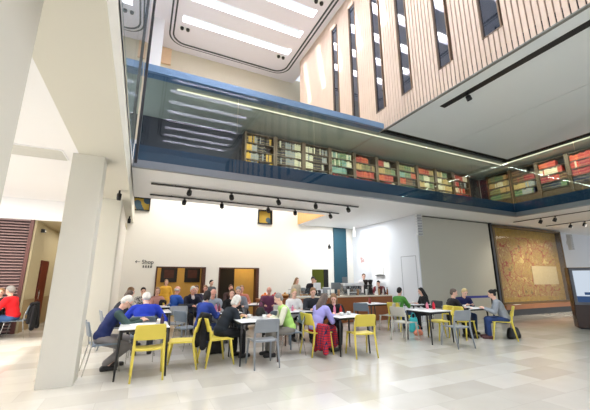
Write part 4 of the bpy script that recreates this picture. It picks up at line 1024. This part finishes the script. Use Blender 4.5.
for k, x in enumerate((7.9, 8.12)):
    t = thing('coffee_grinder', ['black coffee grinder left of the barista', 'black coffee grinder nearest the barista'][k], 'grinder', (x, 10.3, CZ))
    bm = bmesh.new(); rbox(bm, -0.08, 0.08, -0.1, 0.1, 0, 0.05, r=0.01); rbox(bm, -0.07, 0.07, -0.02, 0.1, 0.05, 0.38, r=0.02); obj('body', bm, black_m, t)
    bm = bmesh.new(); lathe(bm, [(0.05, 0.38), (0.10, 0.52), (0.10, 0.56), (0.02, 0.57)], 16, (0, 0.03, 0)); obj('hopper', bm, mat('smoked_hopper', (40, 36, 36), 0.2), t)
    bm = bmesh.new(); tube(bm, [(0, -0.02, 0.3), (0, -0.1, 0.26)], 0.025, 10); obj('spout', bm, chrome_m, t)
t = box_thing('till', 'white till screen on the left of the counter', 'till', (5.75, 10.35, CZ), [('base', (-0.12, 0.12, -0.1, 0.1, 0, 0.05), black_m), ('stand', (-0.02, 0.02, -0.01, 0.03, 0.05, 0.3), black_m), ('screen', (-0.18, 0.18, -0.03, 0.0, 0.2, 0.46), wht_m)], 0.3)
t = box_thing('till', 'dark backed till screen beside the espresso machine', 'till', (6.55, 10.35, CZ), [('base', (-0.12, 0.12, -0.1, 0.1, 0, 0.05), black_m), ('stand', (-0.02, 0.02, -0.01, 0.03, 0.05, 0.3), black_m), ('screen', (-0.18, 0.18, -0.03, 0.0, 0.22, 0.46), mat('grey_screen', (110, 116, 120), 0.3))], -0.3)
t = box_thing('till', 'small till screen in front of the teal strip', 'till', (7.05, 10.5, CZ), [('base', (-0.08, 0.08, -0.08, 0.08, 0, 0.03), black_m), ('stand', (-0.015, 0.015, -0.01, 0.02, 0.03, 0.45), black_m), ('screen', (-0.12, 0.12, -0.02, 0.0, 0.45, 0.66), mat('grey_screen', (110, 116, 120), 0.3))], 0.0)
t = thing('cake_display', 'glass cake display on the left part of the counter', 'display case', (5.3, 10.25, CZ))
obj('shelf', B(-0.3, 0.3, -0.15, 0.15, 0.0, 0.03), wht_m, t); obj('glass_cover', B(-0.3, 0.3, -0.16, -0.15, 0.03, 0.28), clear, t); obj('glass_cover', B(-0.3, 0.3, -0.16, 0.15, 0.28, 0.287), clear, t)
for k in range(5):
    q = lathe_thing('cake', 'small round cake, %s in the glass display' % ordn[k], 'cake', (5.08+0.11*k, 10.25, CZ+0.03), [('sponge', [(0.04, 0), (0.042, 0.03), (0.042, 0.05)], mat('sponge', (200, 150, 90), 0.8)), ('icing', [(0.043, 0.05), (0.03, 0.065)], mat('icing', [(236, 200, 200), (120, 60, 40), (240, 236, 220), (180, 50, 60), (230, 190, 90)][k], 0.5) if k == 0 else mat('icing_%d' % k, [(236, 200, 200), (120, 60, 40), (240, 236, 220), (180, 50, 60), (230, 190, 90)][k], 0.5))])
for k in range(6):
    q = lathe_thing('cup_stack', 'short stack of paper cups, %s along the counter' % ordn[k], 'cups', (6.1+0.42*k if k < 4 else 7.75+0.6*(k-4), 10.12, CZ), [('stack', [(0.03, 0), (0.042, 0.1), (0.045, 0.22), (0.042, 0.22)], [china, mat('kraft_cup', (170, 130, 90), 0.7)][k % 2])])
for k in range(5):
    bottle(8.35+0.1*k, 10.12+0.03*(k % 2), CZ, 'syrup bottle, %s from the barista along the right counter end' % ordn[k], mat(['amber', 'dark_bottle2', 'clear_syrup', 'dark_bottle2', 'amber'][k], [(150, 90, 40), (50, 40, 44), (200, 196, 190)][[0, 1, 2, 1, 0][k]], 0.15), 0.28, 0.034)
t = box_thing('counter_screen', 'white upright panel at the right end of the counter', 'screen panel', (8.98, 10.75, 0), [('panel', (-0.25, 0.22, -0.02, 0.02, 0.1, 1.35), wht_m), ('foot', (-0.25, 0.22, -0.12, 0.12, 0, 0.1), wht_m)])
# back bench in recess under the hatch
t = thing('back_counter', 'steel back counter under the serving hatch', 'counter', (5.6, 12.4, 0)); obj('cabinet', B(0, 3.4, 0.05, 0.55, 0, 0.86), mat('grey_unit', (120, 124, 128), 0.4), t); obj('worktop', B(-0.02, 3.42, 0.02, 0.57, 0.86, 0.9), chrome_m, t)
for k in range(5):
    t = box_thing('storage_box', '%s container on the steel back counter, %s from the left' % (['white', 'steel', 'black', 'white', 'grey'][k], ordn[k]), 'container', (5.85+0.42*k, 12.65, 0.9), [('box', (-0.14, 0.14, -0.12, 0.12, 0, 0.16+0.06*(k % 3)), [wht_m, chrome_m, black_m, wht_m, grey_m][k]), ('lid', (-0.15, 0.15, -0.13, 0.13, 0.16+0.06*(k % 3), 0.18+0.06*(k % 3)), [chrome_m, black_m, chrome_m, grey_m, wht_m][k])])
# lit sign and logo on the recess wall
t = thing('menu_board', 'bright white menu board on the recess wall', 'menu board', (9.25, 11.05, 2.0))
obj('board', B(-0.03, 0, -0.2, 0.22, -0.3, 0.42), mat('bright_board', (252, 250, 246), 0.5, var=0.005), t); obj('ledge', B(-0.08, 0, -0.26, 0.28, -0.36, -0.34), black_m, t)
t = thing('wall_emblem', 'small round pinkish emblem on the recess wall', 'emblem', (9.24, 12.25, 2.38))
bm = bmesh.new(); 
for k, (a, b, c) in enumerate(((0, 0, 0.07), (0.1, 0.05, 0.05), (-0.08, -0.06, 0.05), (0.06, -0.09, 0.04))):
    for j in range(10):
        pass
    tube(bm, [(0, a+c*math.cos(q_), b+c*math.sin(q_)) for q_ in [2*PI*i/12 for i in range(12)]], 0.012, 6)
obj('mark', bm, mat('pink_emblem', (196, 130, 120), 0.6), t)
t = thing('sconce', 'small white light fitting high in the recess', 'light', (8.95, 12.4, 3.7)); bm = bmesh.new(); lathe(bm, [(0.05, -0.25), (0.06, 0), (0.03, 0.2)], 12); obj('shade', bm, emis('soft_white', (255, 252, 244), 1.6), t)
# rope barrier behind right group
t = thing('barrier_belt', 'blue belt barrier in front of the panel wall', 'barrier', (10.5, 8.2, 0))
for s in (0, 1.6):
    bm = bmesh.new(); lathe(bm, [(0.15, 0), (0.15, 0.02), (0.03, 0.04), (0.028, 0.9), (0.035, 0.92)], 14, (s, 0, 0)); obj('post', bm, black_m, t)
obj('belt', B(0.02, 1.58, -0.005, 0.005, 0.82, 0.9), mat('blue_belt', (44, 52, 150), 0.6), t)

# ------------------------------------------------------------------ lights
def area(name, loc, rot, sx, sy, e, c=(1, 1, 1), cam=True):
    l = bpy.data.lights.new(name, 'AREA'); l.shape = 'RECTANGLE'; l.size = sx; l.size_y = sy; l.energy = e; l.color = c
    o = bpy.data.objects.new(name, l); COL.objects.link(o); o.location = loc; o.rotation_euler = rot; return o
for i, s in enumerate(slots): area('skylight_daylight', ((XA+XB)/2, s, ZC+0.32), (0, 0, 0), XB-XA, 2*hw, 170, (0.97, 0.98, 1.0))
def spotl(loc, target, e, c, ang=70, blend=0.6, r=0.05):
    l = bpy.data.lights.new('spot', 'SPOT'); l.energy = e; l.color = c; l.spot_size = R(ang); l.spot_blend = blend; l.shadow_soft_size = r
    o = bpy.data.objects.new('spot', l); COL.objects.link(o); o.location = loc; d = Vector(target)-Vector(loc); o.rotation_euler = d.to_track_quat('-Z', 'Y').to_euler(); return o
warm = (1.0, 0.9, 0.76)
for x in tr1: spotl((x, 8.55, 3.70), (x, 7.4, 0), 160, (1, 0.95, 0.88), 95)
for x in tr2: spotl((x, 9.8, 3.70), (x, 12.9, 1.6), 140, (1, 0.95, 0.88), 110)
for x in (14.2, 16.6): 
    for y in (7.15, 6.65): spotl((x, y, 3.68), (x+0.3, 9.1, 1.4), 230, (1, 0.92, 0.78), 95)
area('hall_lamp', (16.5, 6.0, 3.84), (0, 0, 0), 5, 1.0, 120, (1, 0.84, 0.62))
area('slot_lamp', (3.0, 11.6, 5.55), (0, 0, 0), 6.4, 1.6, 190, (1, 0.97, 0.92))
area('recess_lamp', (7.8, 11.5, 3.88), (0, 0, 0), 2.0, 2.0, 110, (0.92, 0.96, 1.0))
area('aisle_lamp', (-4.5, 8.0, 3.83), (0, 0, 0), 4.0, 5.0, 420, (1, 0.94, 0.86))
area('passage_lamp', (-2.0, 15, 3.2), (0, 0, 0), 1.0, 3.0, 40, (1, 0.93, 0.8))
area('foyer_lamp', (1.4, 14.4, 2.55), (0, 0, 0), 2.4, 1.2, 30, (1, 0.84, 0.6))
area('lobby_lamp', (4.2, 13.6, 2.55), (0, 0, 0), 0.6, 0.6, 16, (1, 0.8, 0.45))
area('gallery_lamp', (6.9, 7.905, 6.21), (R(14), 0, 0), 12.6, 0.03, 420, warm)
area('gallery_side_lamp', (13.445, 2, 6.21), (0, R(-14), 0), 0.03, 11, 360, warm)
spotl((8.0, 11.2, 3.8), (9.25, 11.05, 2.1), 200, (1, 0.95, 0.88), 36); spotl((8.3, 12.2, 3.8), (9.25, 12.25, 2.35), 90, (1, 0.85, 0.75), 30)
for p in ((-3.0, 6.0), (-4.5, 7.5), (-2.6, 9.4)): spotl((p[0], p[1], 3.8), (p[0], p[1]-0.3, 0), 260, (1, 0.74, 0.5), 60, 0.9)
l = bpy.data.lights.new('sun', 'SUN'); l.energy = 6; l.angle = R(0.6); l.color = (1, 0.97, 0.92)
so = bpy.data.objects.new('sun', l); COL.objects.link(so); so.rotation_euler = Vector((1, -0.12, -0.55)).to_track_quat('-Z', 'Y').to_euler()

w = bpy.data.worlds.new('sky'); S.world = w; w.use_nodes = True; nt = w.node_tree
bg = nt.nodes['Background']; bg.inputs[0].default_value = (0.86, 0.92, 1.0, 1); bg.inputs[1].default_value = 1.15

# ------------------------------------------------------------------ camera
cam = bpy.data.cameras.new('camera'); co = bpy.data.objects.new('camera', cam); COL.objects.link(co); S.camera = co
cam.sensor_width = 36; cam.lens = 319.8/590*36; cam.clip_start = 0.05
pit = math.atan2(74, 319.8); yaw = math.atan2(155, math.hypot(319.8, 74))
co.location = (0, 0, 1.5)
F = Vector((math.sin(yaw)*math.cos(pit), math.cos(yaw)*math.cos(pit), math.sin(pit)))
Rt = Vector((math.cos(yaw), -math.sin(yaw), 0)); Up = Rt.cross(F)
co.matrix_world = Matrix(((Rt.x, Up.x, -F.x, 0), (Rt.y, Up.y, -F.y, 0), (Rt.z, Up.z, -F.z, 1.5), (0, 0, 0, 1)))
S.view_settings.view_transform = 'Standard'; S.view_settings.look = 'None'; S.view_settings.gamma = 1; S.view_settings.use_curve_mapping = False
S.view_settings.exposure = 0.0
